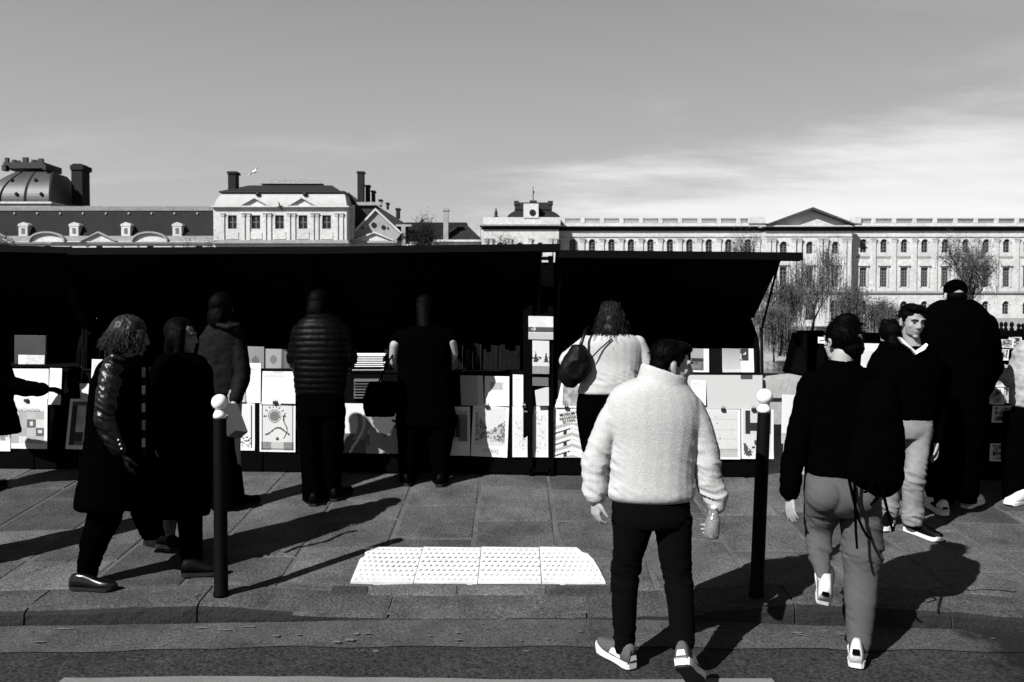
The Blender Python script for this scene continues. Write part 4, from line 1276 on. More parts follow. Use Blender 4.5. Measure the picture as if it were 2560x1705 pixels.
for (a, c, t, bo) in ((573, 592, 434, 478),):
    ch = part(mp_, 'chimney', M_BRICKC, (a, c, t, bo, YM + 3, 3)); b = MB(); pbox(b, a - 2.5, c + 2.5, 428, 433.8, YM + 2.7, 3.6); b.build('chimney_cap', M_BRICKC, ch)
for x in (644, 762):
    b = MB(); b.lathe([(.5, 0), (.7, .4), (.4, .9), (.1, 1.2)], (X_(x, YM), YM + 1.2, Z_(488, YM)), 8); b.build('roof_vent', M_LEADD, mp_)

# ---- long gallery with dormers and pediments
YA = 233.0
gal = thing('long_gallery', 'long gallery with grey slate roof, pale dormers and alternating round and pointed pediments', 'building', (X_(260, YA), YA, ZF))
wall_open(gal, -420, 536, 608, 830, YA, [(x - 8, x + 8, 614, 650) for x in (-10, 122, 251, 378, 500)])
for x in (-10, 122, 251, 378, 500): window(gal, x, 16, 614, 650, YA)
b = MB(); b.prism([(0, 0)] * 0 or [P(-420, 606, YA), P(536, 606, YA), P(536, 604, YA), P(-420, 604, YA)], YA - .9, YA + 1); b.build('cornice', M_LST, gal)
x0, x1 = X_(-420, YA), X_(537, YA)
zt, zb_ = Z_(527, YA + 5), Z_(604, YA)
b = MB(); b.add([(x0, YA, zb_), (x1, YA, zb_), (x1, YA + 5, zt), (x0, YA + 5, zt), (x1, YA + 12, zb_), (x0, YA + 12, zb_), (x1, YA + 9, zt), (x0, YA + 9, zt)], [(0, 1, 2, 3), (3, 2, 6, 7), (1, 4, 6, 2), (0, 3, 7, 5)]); b.build('roof', M_SLATE, gal)
b = MB(); b.box(x0, x1, YA + 4.7, YA + 9.2, zt, Z_(516, YA + 5)); b.build('ridge', mat('ridge_zinc', .15, .7, .3, nscale=1.2, namp=.3), gal)
b = MB(); b.box(x0, x1, YA - .3, YA + .6, Z_(604, YA), Z_(590, YA)); b.build('attic_strip', M_LST2, gal)
for x in (-66, 61, 188, 317, 445):
    o = part(gal, 'dormer', M_LST, (x - 11, x + 11, 565, 590, YA + .2, 3.5))
    b = MB(); Yd = YA + .1
    b.prism([P(x - 14, 565, Yd), P(x + 14, 565, Yd), P(x + 12, 560, Yd), P(x, 555, Yd), P(x - 12, 560, Yd)], Yd, Yd + 3.4); b.build('dormer_gable', M_LST, o)
    b = MB(); pbox(b, x - 4, x + 4, 570, 584, YA + .12, .075); b.build('pane', M_FRAME, o)
for i, x in enumerate((-6, 122, 251, 378)):
    Yp = YA - .6
    if i % 2:
        n = 12; ri = 46
        arc = [P(x + ri * math.cos(math.pi * k / n), 603 - 24 * math.sin(math.pi * k / n), Yp) for k in range(n + 1)]
        arc2 = [P(x + (ri - 5) * math.cos(math.pi * k / n), 603 - 20 * math.sin(math.pi * k / n), Yp) for k in range(n + 1)]
        b = MB()
        for k in range(n): b.prism([arc[k], arc[k + 1], arc2[k + 1], arc2[k]], Yp - .8, Yp + 1)
        o = b.build('round_pediment', M_LST2, gal)
        b = MB(); b.prism(arc2, Yp - .05, Yp + .9); b.build('tympanum', M_LST, o)
    else: pediment(gal, x - 47, x + 47, 603, x, 579, Yp, th=4, proud=.8)
for x in range(-40, 520, 58):
    b = MB(); b.lathe([(.25, 0), (.3, .3), (.1, .55)], (X_(x, YA), YA + 4.2, Z_(536, YA + 4.2)), 6); b.build('roof_knob', M_LEAD, gal)

# ---- far domed pavilion
YD_ = 262.0
dom = thing('domed_pavilion', 'tall pavilion with square curved dome, dark crest and side chimney behind the gallery', 'building', (X_(50, YD_), YD_, ZF))
part(dom, 'wall', M_LST, (-36, 132, 509, 640, YD_ + .6, 22))
part(dom, 'cornice', M_LST, (-40, 133, 504, 508.8, YD_, 23))
frustum(-34, 126, 504, 18, 108, 421, YD_ + .8, 21.5, 6, 1.1, 12).build('dome', mat('dome_lead', .022, .5, .3, nscale=.3, namp=.3), dom)
b = MB()
for k in range(12):
    t0_, t1_ = k / 12, (k + 1) / 12
    for base, top in ((126, 108), (63, 63), (0, 30)):
        a = base + (top - base) * t0_ ** 2.1; c = base + (top - base) * t1_ ** 2.1
        za, zc_ = 504 - 83 * t0_, 504 - 83 * t1_
        ia, ic = .8 + 6 * t0_ ** 2.1, .8 + 6 * t1_ ** 2.1
        b.bar((X_(a, YD_), YD_ + ia, Z_(za, YD_)), (X_(c, YD_), YD_ + ic, Z_(zc_, YD_)), .6, .5)
b.build('rib', M_SLATE, dom)
part(dom, 'crest', M_LEADD, (14, 114, 405, 420.5, YD_ + 6.2, 11), (18, 26, 394, 405, YD_ + 6.2, 1), (62, 74, 393, 405, YD_ + 6.2, 1), (102, 112, 396, 405, YD_ + 6.2, 1), (36, 44, 399, 405, YD_ + 6.2, 1), (84, 92, 399, 405, YD_ + 6.2, 1), (10, 20, 412, 426, YD_ + 5, 2), (112, 120, 411, 424, YD_ + 5, 2), (48, 54, 401, 405, YD_ + 6.2, 1), (100, 112, 398, 405, YD_ + 14, 1), (96, 108, 400, 406, YD_ + 17, 1))
ch = part(dom, 'chimney', M_BRICKC, (183, 210, 424, 510, YD_ + 13, 5)); b = MB(); pbox(b, 180, 213, 412, 423.8, YD_ + 12.6, 5.8); pbox(b, 186, 207, 409, 411.8, YD_ + 13, 5); b.build('chimney_cap', M_BRICKC, ch)
for px, py in ((20, 448), (80, 448), (42, 486), (104, 486)):
    t = (504 - py) / 83; b = MB(); b.lathe([(.6, 0), (.5, .5), (.1, .9)], (X_(px, YD_), YD_ + .6 + 6 * t ** 2.1, Z_(py, YD_)), 8); b.build('eye_window', M_GLASS, dom)

# ------------------------------------------------------------------ trees of early spring on the far quay
M_BARK = mat('bark', 0.014, 0.9, 0.1, nscale=3, namp=0.3)
M_TWIG = mat('budding_twigs', 0.055, 0.9, 0.1, rand=0.2, nscale=0.7, namp=0.35)
M_DARKT = mat('evergreen', 0.010, 0.9, 0.1, nscale=0.7, namp=0.3)
def tree(px, py_top, py_base, Y, spread_px, label, weeping=0.0, dens=1.0, seed=1, leaf=None, forks=5):
    r = random.Random(seed)
    base = at(px, py_base, Y); H = at(px, py_top, Y).z - base.z
    spread = spread_px / 2 / FP * Y
    root = thing('tree', label, 'tree', base, 'bare and budding trees on the far quay')
    tb = MB(); tips = []
    def limb(p, d, L, rad, lev):
        n = 4; pts = [p]; rr = [rad]
        for k in range(n):
            d = (d + Vector((r.uniform(-.22, .22), r.uniform(-.22, .22), r.uniform(-.05, .16)))).normalized()
            p = p + d * (L / n); pts.append(p); rr.append(rad * (1 - .6 * (k + 1) / n))
        tb.tube(pts, rr, 5 if lev < 2 else 3, cap=False)
        if lev >= 4 or L < .5:
            tips.append((p, d)); return
        for k in range(r.choice([3, 3, 4]) if lev else forks):
            q = pts[r.randint(2, n)]
            a = r.uniform(0, 6.28); t = r.uniform(.35, .95) if lev else r.uniform(.25, .8)
            up = Vector((math.cos(a) * t * spread / H * 4.2, math.sin(a) * t * spread / H * 4.2, 1.0 - .35 * t)).normalized()
            limb(q, (d * .35 + up * .8).normalized(), L * r.uniform(.55, .78), rad * .58, lev + 1)
        tips.append((p, d))
    limb(base, Vector((r.uniform(-.06, .06), 0, 1)), H * .40, H * .019, 0)
    tb.build('trunk', M_BARK, root)
    V, F = [], []
    zmin = base.z + H * .16
    for (p, d) in tips:
        for k in range(int(11 * dens)):
            q = p + Vector((r.gauss(0, .8), r.gauss(0, .8), r.gauss(0, .7)))
            m_ = 1 + (int(r.uniform(4, 16)) if r.random() < weeping else 0)
            for s in range(m_):
                if q.z < zmin: break
                n = len(V); ln = r.uniform(.25, .6); w = r.uniform(.03, .08)
                dd = Vector((r.uniform(-1, 1), r.uniform(-1, 1), r.uniform(-.4, 1.0))).normalized() if m_ == 1 else Vector((r.uniform(-.2, .2), r.uniform(-.2, .2), -1)).normalized()
                sd = dd.cross(Vector((r.uniform(-1, 1), r.uniform(-1, 1), r.uniform(-1, 1)))).normalized() * w
                V += [q - sd, q + sd, q + dd * ln]
                F.append((n, n + 1, n + 2))
                if m_ > 1: q = q + dd * ln * .8
    o = mesh('crown', V, F, leaf or M_TWIG, root)
    return root
tree(2030, 592, 850, 150, 190, 'tall weeping tree hanging before the pediment, right of the stall roof', .45, .55, 5)
tree(1950, 660, 890, 146, 130, 'shorter weeping tree seen under the stall roof end', .45, .55, 6)
tree(2135, 690, 880, 148, 120, 'small fuzzy tree between the weeping tree and the dark-haired man', .3, .9, 7)
tree(2420, 572, 830, 158, 215, 'broad budding tree in front of the palace above the tall man', .05, 1.5, 8, forks=7)
tree(2215, 745, 860, 150, 90, 'low round bushy tree behind the man with white collar', .1, 1.8, 9)
tree(1278, 540, 830, 160, 165, 'budding tree in front of the corner pavilion', 0, .8, 10)
tree(1868, 585, 830, 160, 60, 'slim bare tree in front of the palace above the stall lid', 0, 1.0, 11)
tree(5, 545, 830, 160, 70, 'dark tree at the left edge before the gallery', 0, 2.0, 12, leaf=M_DARKT)
tree(500, 574, 830, 165, 110, 'thin bare tree between the gallery and the main pavilion', 0, .8, 13)
tree(1040, 566, 830, 170, 34, 'dark evergreen left of the low chimney', 0, 3.0, 14, leaf=M_DARKT)
tree(1076, 574, 830, 170, 30, 'narrow dark evergreen beside the low hipped roof', 0, 3.0, 15, leaf=M_DARKT)
tree(1935, 760, 905, 140, 130, 'bushy tree down by the water behind the stall end', .1, 1.8, 16)
tree(1990, 808, 905, 141, 100, 'rounded shrub tree by the water left of the black hair', .1, 1.8, 17)

# ------------------------------------------------------------------ birds
M_GULL = mat('gull_white', 0.5, 0.8, 0.2); M_BIRD = mat('dark_bird', 0.02, 0.8, 0.2)
def bird(px, py, Y, span, roll, yaw, m, label, wingm=None):
    c = at(px, py, Y)
    rot = Matrix.Rotation(yaw, 3, 'Z') @ Matrix.Rotation(roll, 3, 'Y')
    root = thing('bird', label, 'bird', c)
    b = MB(); prof = [(.01, -.42), (.07, -.3), (.10, -.05), (.09, .12), (.05, .22), (.055, .28), (.02, .36)]
    ax = rot @ Matrix.Rotation(-math.pi / 2, 3, 'X')
    b.lathe([(r * span / 1.2, z * span / 1.2) for r, z in prof], c, 8, ax); b.build('body', m, root, smooth=True)
    for s in (-1, 1):
        pts = [(.04, .14, 0), (.28, .20, .10), (.6, .02, .04), (.62, -.03, .03), (.28, .0, .09), (.04, -.10, 0)]
        top = [c + rot @ Vector((s * x, y, z)) * span / 1.2 for x, y, z in pts]
        lo = [p - Vector((0, 0, .012)) for p in top]
        n = len(pts); bb = MB(); bb.add(top + lo, [tuple(range(n)), tuple(reversed(range(n, 2 * n)))] + [(i, n + i, n + (i + 1) % n, (i + 1) % n) for i in range(n)])
        bb.build('wing', wingm or m, root)
bird(636, 429, 55, 1.15, math.radians(-42), math.radians(35), M_GULL, 'white gull gliding in the sky above the main pavilion', mat('gull_wing', .30, .8, .2))
bird(701, 516, 60, .8, math.radians(55), math.radians(60), M_BIRD, 'small dark bird flying before the white pavilion')
# ------------------------------------------------------------------ people
M_SKIN = mat('skin', 0.20, 0.6, 0.2, nscale=40, namp=0.05)
M_SKIN2 = mat('skin_tan', 0.17, 0.6, 0.2, nscale=40, namp=0.05)
M_BLACK = mat('black_cloth', 0.0005, 1.0, 0.0, nscale=30, namp=0.15, bscale=60, bstr=0.2, bdist=0.004)
M_LEATH = mat('black_leather', 0.0008, 0.36, 0.26, bscale=40, bstr=0.5, bdist=0.006)
M_PUFF = mat('black_nylon', 0.0005, 0.5, 0.06, bscale=40, bstr=0.3, bdist=0.005)
M_FLEECE = mat('white_fleece', 0.27, 0.95, 0.05, nscale=60, namp=0.10, bscale=110, bstr=0.5, bdist=0.006)
M_KNIT = mat('white_knit', 0.27, 0.95, 0.05, nscale=60, namp=0.05, bscale=120, bstr=0.5, bdist=0.004)
M_TEE = mat('white_cotton', 0.5, 0.9, 0.1)
M_DENIMB = mat('black_denim', 0.0011, 0.95, 0.03, nscale=220, namp=0.4, bscale=200, bstr=0.3, bdist=0.002)
M_GREYT = mat('grey_trousers', 0.047, 0.9, 0.1, nscale=230, namp=0.2, bscale=200, bstr=0.3, bdist=0.002)
M_JEANS = mat('washed_jeans', 0.135, 0.9, 0.1, nscale=9, namp=0.15, n2scale=200, n2amp=0.15, bscale=150, bstr=0.3, bdist=0.002)
M_BROWN = mat('brown_jacket', 0.0013, 0.8, 0.1, nscale=8, namp=0.3)
M_HAIRD = mat('dark_hair', 0.0005, 0.6, 0.025, bscale=90, bstr=0.8, bdist=0.004)
M_HAIRB = mat('blond_hair', 0.0085, 0.5, 0.16, nscale=45, namp=0.9)
M_HAIRM = mat('brown_hair', 0.0015, 0.5, 0.12, nscale=60, namp=0.3)
M_SHOEW = mat('white_shoe', 0.40, 0.7, 0.2, nscale=30, namp=0.05)
M_SHOEG = mat('grey_suede', 0.05, 0.9, 0.1, nscale=80, namp=0.15)
M_SHOEB = mat('black_shoe', 0.0006, 0.55, 0.04)
M_PATENT = mat('polished_black_shoe', 0.002, 0.16, 0.45)
M_SOLEB = mat('black_rubber', 0.005, 0.8, 0.2)
M_LIGHTJ = mat('pale_plaid_jacket', 0.19, 0.9, 0.1, nscale=16, namp=0.5)
M_EYE = mat('eye_dark', 0.008, 0.3, 0.5)
M_LIP = mat('lip', 0.06, 0.6, 0.3)
ICO = {}
def ico(sub):
    if sub not in ICO:
        bm = bmesh.new(); bmesh.ops.create_icosphere(bm, subdivisions=sub, radius=1.0)
        bm.verts.ensure_lookup_table()
        ICO[sub] = ([v.co.copy() for v in bm.verts], [tuple(v.index for v in f.verts) for f in bm.faces]); bm.free()
    return ICO[sub]
class Blob:
    """closed shapes that are fused into one continuous skin"""
    def __init__(s): s.b = MB()
    def ball(s, c, r, rot=None, sub=3):
        V, F = ico(sub)
        r = Vector((r, r, r)) if isinstance(r, (int, float)) else Vector(r)
        c = Vector(c)
        s.b.add([c + ((rot @ Vector((v.x * r.x, v.y * r.y, v.z * r.z))) if rot is not None else Vector((v.x * r.x, v.y * r.y, v.z * r.z))) for v in V], F)
        return s
    def cap(s, a, c, ra, rc):
        a, c = Vector(a), Vector(c)
        if (c - a).length > 1e-4: s.b.tube([a, c], [ra, rc], 14)
        s.ball(a, ra, sub=2); s.ball(c, rc, sub=2)
        return s
    def chain(s, pts):
        for i in range(len(pts) - 1): s.cap(pts[i][0], pts[i + 1][0], pts[i][1], pts[i + 1][1])
        return s
    def loft(s, rings, n=24, power=2.15):
        """rings of (centre, half width, half depth)"""
        if len(rings) > 2:
            out = []
            arr = [np.array([*c, a, d_]) for c, a, d_ in rings]
            for i in range(len(arr) - 1):
                p0, p1, p2, p3 = arr[max(i - 1, 0)], arr[i], arr[i + 1], arr[min(i + 2, len(arr) - 1)]
                for k in range(4):
                    t = k / 4
                    out.append(.5 * (2 * p1 + (p2 - p0) * t + (2 * p0 - 5 * p1 + 4 * p2 - p3) * t * t + (3 * p1 - p0 - 3 * p2 + p3) * t ** 3))
            out.append(arr[-1])
            rings = [(Vector(q[:3]), float(q[3]), float(q[4])) for q in out]
        base = len(s.b.V)
        for c, hw, hd in rings:
            for k in range(n):
                a = 2 * math.pi * k / n
                ca, sa = math.cos(a), math.sin(a)
                x = math.copysign(abs(ca) ** (2 / power), ca) * hw; y = math.copysign(abs(sa) ** (2 / power), sa) * hd
                s.b.V.append(Vector((c.x + x, c.y + y, c.z)))
        for i in range(len(rings) - 1):
            for k in range(n):
                a = base + i * n + k; c_ = base + i * n + (k + 1) % n
                s.b.F.append((a, c_, c_ + n, a + n))
        s.b.F.append(tuple(base + k for k in reversed(range(n)))); s.b.F.append(tuple(base + (len(rings) - 1) * n + k for k in range(n)))
        return s
    def done(s, name, m, parent, voxel=.010, smooth=4, fold=None, seed=0):
        me = remesh(s.b.V, s.b.F, voxel, smooth)
        me.name = name
        if fold: fold_mesh(me, seed=seed, **fold)
        return link(name, me, m, parent, smooth=True)
def fold_mesh(me, amp=.006, f=(9, 9, 13), seed=0, quilt=None, ridge=True, diag=0.0, band=None, arm=None):
    co, no = get_co(me), get_no(me)
    P = co.copy()
    P[:, 2] += diag * P[:, 0]
    w = np.stack([fbm(P * 4 + 3, seed + 9), fbm(P * 4 + 17, seed + 5), fbm(P * 4 + 31, seed + 7)], 1) - .45
    q = P * np.array(f) + w * 1.6
    n_ = fbm(q, seed, 3)
    d = (1 - np.abs(n_ * 2 - .9) * 2.2) if ridge else (n_ - .45) * 2
    d = np.clip(d, -1, 1)
    if band is not None:     # stronger creases around given heights
        k = sum(np.exp(-((co[:, 2] - z) / s_) ** 2) * g for z, s_, g in band) + .25
        if arm: k = k * np.clip(.30 + 1.6 * (np.abs(co[:, 0] - arm[0]) - arm[1]) / .08, .30, 1.35)
        d = d * k
    disp = amp * d
    if quilt: disp = disp + quilt[1] * (np.abs(np.sin(co[:, 2] * math.pi / quilt[0] + .5 * vnoise(co * 6, seed))) ** .6 - .5)
    set_co(me, co + no * disp[:, None])

def head_frame(yaw, pitch=0.0, roll=0.0):
    """yaw 0 faces away from the camera, +90 faces right, 180 faces the camera"""
    return (Matrix.Rotation(-math.radians(yaw), 3, 'Z') @ Matrix.Rotation(-math.radians(pitch), 3, 'X') @ Matrix.Rotation(math.radians(roll), 3, 'Y'))
def head(B, c, Rm, s=1.0, neck=None, detail=True):
    def p(x, y, z): return c + Rm @ Vector((x, y, z)) * s
    B.ball(p(0, -.012, .030), Vector((.074, .092, .084)) * s, Rm)
    B.ball(p(0, .034, -.022), Vector((.060, .060, .088)) * s, Rm)
    B.ball(p(0, .030, -.072), Vector((.050, .052, .036)) * s, Rm)
    B.ball(p(0, .072, -.098), Vector((.021, .018, .016)) * s, Rm)
    if detail:
        B.cap(p(0, .090, .016), p(0, .108, -.028), .0085 * s, .0125 * s)
        for sd in (-1, 1):
            B.ball(p(sd * .012, .098, -.033), .009 * s, sub=2)
            B.cap(p(sd * .046, .074, .024), p(sd * .016, .089, .022), .0105 * s, .0095 * s)
            B.ball(p(sd * .038, .058, -.024), Vector((.022, .022, .022)) * s, Rm)
            B.ball(p(sd * .076, -.012, -.006), Vector((.009, .019, .032)) * s, Rm @ Matrix.Rotation(sd * .25, 3, 'Z'))
            B.ball(p(sd * .077, -.004, -.030), Vector((.007, .010, .012)) * s, Rm)
        B.cap(p(-.017, .086, -.061), p(.017, .086, -.061), .0055 * s, .0055 * s); B.ball(p(0, .074, -.055), Vector((.030, .020, .022)) * s, Rm)
        B.cap(p(-.014, .086, -.072), p(.014, .086, -.072), .0060 * s, .0060 * s)
    if neck is not None:
        B.cap(p(0, -.018, -.065), neck, .052 * s, .060 * s)
def face_bits(c, Rm, s, parent, brow=M_HAIRD):
    def p(x, y, z): return c + Rm @ Vector((x, y, z)) * s
    for sd in (-1, 1):
        b = Blob(); b.ball(p(sd * .031, .0835, .002), Vector((.0130, .008, .0036)) * s, Rm, 2)
        b.b.build('eye', M_EYE, parent, True)
        b = MB(); b.tube([p(sd * .050, .080, .020), p(sd * .034, .095, .0255), p(sd * .014, .0985, .021)], [.003 * s, .0048 * s, .0045 * s], 6); b.build('eyebrow', brow, parent, True)
    b = MB(); b.tube([p(-.020, .0885, -.0675), p(0, .0935, -.0660), p(.020, .0885, -.0675)], [.0012 * s, .0022 * s, .0012 * s], 6); b.build('mouth', M_LIP, parent, True)
def hand(B, w, d, palm, s=1.0, curl=.5, thumb=1, spread=.25, forearm=None):
    """w wrist, d direction of the fingers, palm = direction the palm looks, thumb = +1/-1 side"""
    d = Vector(d).normalized(); palm = Vector(palm); palm = (palm - d * palm.dot(d)).normalized()
    side = d.cross(palm).normalized() * thumb
    k0 = w + d * .085 * s
    for i in range(4):
        o = side * (.030 - .0205 * i) * s
        B.cap(w + d * .008 * s + o * .55, k0 + o - d * abs(i - 1.2) * .004 * s, .013 * s, .0110 * s)
        L = (.072, .080, .074, .058)[i] * s
        q = k0 + o - d * abs(i - 1.2) * .004 * s
        dd = (d + side * (.10 - .09 * i) * spread * 2).normalized()
        c = curl * (1 + .12 * (i - 1.5))
        for seg, (fr, r0, r1) in enumerate(((.45, .0098, .0090), (.30, .0090, .0082), (.25, .0082, .0070))):
            ang = c * (.55, .85, .6)[seg]
            ax = dd.cross(palm).normalized()
            dd = (Matrix.Rotation(ang, 3, ax) @ dd).normalized()
            e = q + dd * L * fr
            B.cap(q, e, r0 * s, r1 * s); q = e
    t0 = w + d * .022 * s + side * .026 * s
    td = (d * .75 + side * .65 + palm * .35).normalized()
    t1 = t0 + td * .040 * s; td2 = (d * .95 + side * .22 + palm * .4).normalized(); t2 = t1 + td2 * .030 * s; t3 = t2 + (td2 + palm * .2).normalized() * .022 * s
    B.cap(t0, t1, .0145 * s, .0115 * s); B.cap(t1, t2, .0112 * s, .0098 * s); B.cap(t2, t3, .0098 * s, .008 * s)
def shoe(parent, heel, toe, up=Vector((0, 0, 1)), s=1.0, upper=None, sole=None, name='shoe', heel_h=.026, high=.085, accent=None, tag_m=None, width=.046, outsole=None):
    """heel and toe are the ends of the sole"""
    heel, toe = Vector(heel), Vector(toe)
    f = (toe - heel).normalized(); L = (toe - heel).length
    up = (up - f * up.dot(f)).normalized(); sd = f.cross(up).normalized()
    def P(t, x, z): return heel + f * t * L + sd * x + up * z
    prof = [(0.0, .62, .86), (.05, .80, .96), (.16, .84, 1.0), (.30, .82, .96), (.44, .86, .80), (.58, .96, .64), (.72, 1.0, .52), (.85, .92, .46), (.95, .68, .40), (1.0, .40, .28)]
    b = MB(); n = 12; w = width * s
    for t, wx, hz in prof:
        for k in range(n):
            a = math.pi * k / (n - 1)
            x = math.copysign(abs(math.cos(a)) ** .6, math.cos(a)); z = abs(math.sin(a)) ** .55
            b.V.append(P(t + (.02 if z > .8 else 0), x * w * wx * (1 - .32 * z), heel_h * s * .8 + z * high * s * hz))
    for i in range(len(prof) - 1):
        for k in range(n - 1):
            a = i * n + k; b.F.append((a, a + 1, a + n + 1, a + n))
    for e in (0, len(prof) - 1): b.F.append(tuple(e * n + k for k in range(n)))
    for i in range(len(prof) - 1): b.F.append((i * n, (i + 1) * n, (i + 1) * n + n - 1, i * n + n - 1))
    o = b.build(name, upper, parent, True)
    b = MB(); out = [(0.0, .5), (.04, .78), (.14, .90), (.30, .84), (.45, .84), (.60, 1.0), (.74, 1.08), (.87, 1.0), (.96, .72), (1.012, .35)]
    ring = [(t, wx) for t, wx in out] + [(t, -wx) for t, wx in reversed(out)]
    hh = heel_h * s
    top = [P(t, wx * w * 1.06, hh * (1 if t < .4 else .85) + (.014 * s if t > .9 else 0)) for t, wx in ring]; lo = [P(t, wx * w, 0 + (.012 * s if t > .9 else 0)) for t, wx in ring]
    m = len(ring)
    b.add(top + lo, [tuple(range(m)), tuple(reversed(range(m, 2 * m)))] + [(i, m + i, m + (i + 1) % m, (i + 1) % m) for i in range(m)])
    b.build('sole', sole or upper, o)
    if outsole:
        b = MB(); t2 = [P(t, wx * w * 1.0, -.001) for t, wx in ring]; l2 = [P(t, wx * w * .96, -.012) for t, wx in ring]
        b.add(t2 + l2, [tuple(range(m)), tuple(reversed(range(m, 2 * m)))] + [(i, m + i, m + (i + 1) % m, (i + 1) % m) for i in range(m)]); b.build('outsole', outsole, o)
    if accent:
        for sgn in (-1, 1):
            b = MB(); b.add([P(.20, sgn * w * .83, hh * 1.1), P(.52, sgn * w * .92, hh * 1.1), P(.47, sgn * w * .80, high * s * .72), P(.30, sgn * w * .74, high * s * .88)], [(0, 1, 2, 3)]); b.build('side_panel', accent, o)
        b = MB(); b.add([P(-.008, -w * .50, hh * 1.2), P(-.008, w * .50, hh * 1.2), P(-.006, w * .36, high * s * .74), P(-.006, -w * .36, high * s * .74)], [(0, 1, 2, 3)]); b.build('heel_panel', accent, o)
    if tag_m:
        b = MB(); b.add([P(-.03, -w * .42, high * s * .68), P(-.03, w * .42, high * s * .68), P(-.025, w * .36, high * s * .98), P(-.025, -w * .36, high * s * .98)], [(0, 1, 2, 3)])
        b.add([P(-.034, -w * .28, high * s * .78), P(-.034, w * .28, high * s * .78), P(-.034, w * .28, high * s * .86), P(-.034, -w * .28, high * s * .86)], [(0, 1, 2, 3)])
        b.build('heel_tab', tag_m, o)
    return o
def strands(parent, m, roots, name='hair', n=5, rad=.006, seed=0, wav=.01, k=5):
    """locks: each root = (start, direction, length, bend vector)"""
    r = random.Random(seed); b = MB()
    for (p, d, L, g) in roots:
        pts, rr = [], []
        d = Vector(d).normalized(); ph = r.uniform(0, 6); side = d.cross(Vector((r.uniform(-1, 1), r.uniform(-1, 1), r.uniform(-1, 1)))).normalized()
        for i in range(n + 1):
            t = i / n
            pts.append(p + d * L * t + Vector(g) * (t * t) * L + side * wav * math.sin(ph + t * k) * t)
            rr.append(rad * (1 - .75 * t) * r.uniform(.8, 1.15))
        b.tube(pts, rr, 4)
    return b.build(name, m, parent, True)
def fuzz(parent, c, fr, s, m, n=260, L=.022, seed=1, face=.35, out=.5):
    """short loose hairs over the cap of hair so that its outline is not smooth"""
    r = random.Random(seed); roots = []
    while len(roots) < n:
        v = Vector((r.gauss(0, 1), r.gauss(0, 1), r.gauss(.3, 1))).normalized()
        if v.y > face and v.z < .55: continue
        if v.z < -.35: continue
        pt = c + fr @ Vector((v.x * .080, -.020 + v.y * .092, .040 + v.z * .082)) * s
        d = fr @ (v * out + Vector((r.uniform(-.4, .4), -.5 + r.uniform(-.3, .3), -.2)))
        roots.append((pt, d, L * r.uniform(.5, 1.5), (r.uniform(-.2, .2), r.uniform(-.2, .2), -.25)))
    return strands(parent, m, roots, 'loose_hair', 3, .0019, seed, .002, 4)
class Px:
    """places a figure's joints from the photograph columns and rows at the depth where the figure stands"""
    def __init__(s, Y): s.Y = Y
    def __call__(s, px, py, dy=0.0): return at(px, py, s.Y + dy)
    def m(s, px): return px / FP * s.Y
    def ring(s, py, l, r, dy=0.0, df=1.0):
        hw = (r - l) / 2 / FP * (s.Y + dy)
        return (at((l + r) / 2, py, s.Y + dy), hw, hw * df)
    def rings(s, rows, df=1.0): 
        out = []
        for q in rows:
            py, l, r = q[:3]; dy = q[3] if len(q) > 3 else 0.0; d = q[4] if len(q) > 4 else df
            out.append(s.ring(py, l, r, dy, d))
        return out

# ================= man in the white fleece, walking away
Y = 4.33; p = Px(Y)
man = thing('person', 'person in white fleece jacket and black jeans walking away with a glass bottle', 'person', on_road(1600, 1676))
fr = head_frame(82, 8, 3); hc = p(1679, 911, -.02)
B = Blob(); head(B, hc, fr, 1.02, p(1648, 985, -.01))
B.loft(p.rings([(985, 1560, 1740, 0, .5), (1120, 1560, 1710, 0, .55), (1260, 1555, 1705, 0, .6)]))
for a in ([(p(1570, 1270), .07), (p(1566, 1432), .045), (p(1562, 1625, .02), .035)], [(p(1685, 1270), .07), (p(1692, 1432), .045), (p(1706, 1608, -.12), .035)]): B.chain(a)
B.chain([(p(1545, 1020), .045), (p(1490, 1140), .036), (p(1488, 1242, -.02), .026)])
B.chain([(p(1742, 1020), .045), (p(1778, 1140), .036), (p(1786, 1262, .0), .026)])
hand(B, p(1487, 1246, -.02), (0.06, -.10, -1), (.75, .35, .1), .98, .75, 1, .12)
hand(B, p(1786, 1268, 0), (-.12, .05, -1), (-1, -.35, 0), 1.0, .75, -1, .2)
B.done('body', M_SKIN, man, .0055, 3)
face_bits(hc, fr, 1.02, man)
H = Blob(); q = lambda x, y, z: hc + fr @ Vector((x, y, z)) * 1.02
H.ball(q(0, -.022, .042), Vector((.080, .092, .082)) * 1.02, fr); H.ball(q(0, .03, .088), Vector((.066, .062, .034)) * 1.02, fr); H.ball(q(0, -.06, -.01), Vector((.066, .052, .07)), fr)
for sd in (-1, 1): H.cap(q(sd * .073, .012, .035), q(sd * .074, .010, .0), .011, .007)
hh_ = H.done('hair', M_HAIRD, man, .006, 2, dict(amp=.003, f=(60, 60, 30)))
fuzz(hh_, hc, fr, 1.02, M_HAIRD, 420, .016, 2)
J = Blob()
J.loft(p.rings([(946, 1590, 1708, 0, .85), (954, 1566, 1714, 0, .75), (972, 1536, 1728, 0, .66), (1000, 1518, 1746, 0, .60), (1045, 1514, 1752, 0, .60), (1100, 1524, 1744, 0, .62), (1160, 1524, 1735, 0, .62), (1215, 1520, 1735, 0, .62), (1238, 1522, 1734, 0, .62), (1250, 1532, 1728, 0, .58)]))
J.chain([(p(1552, 1015), .070), (p(1526, 1055), .070), (p(1503, 1110), .068), (p(1488, 1160), .065), (p(1487, 1196, -.01), .062), (p(1488, 1226, -.02), .053)])
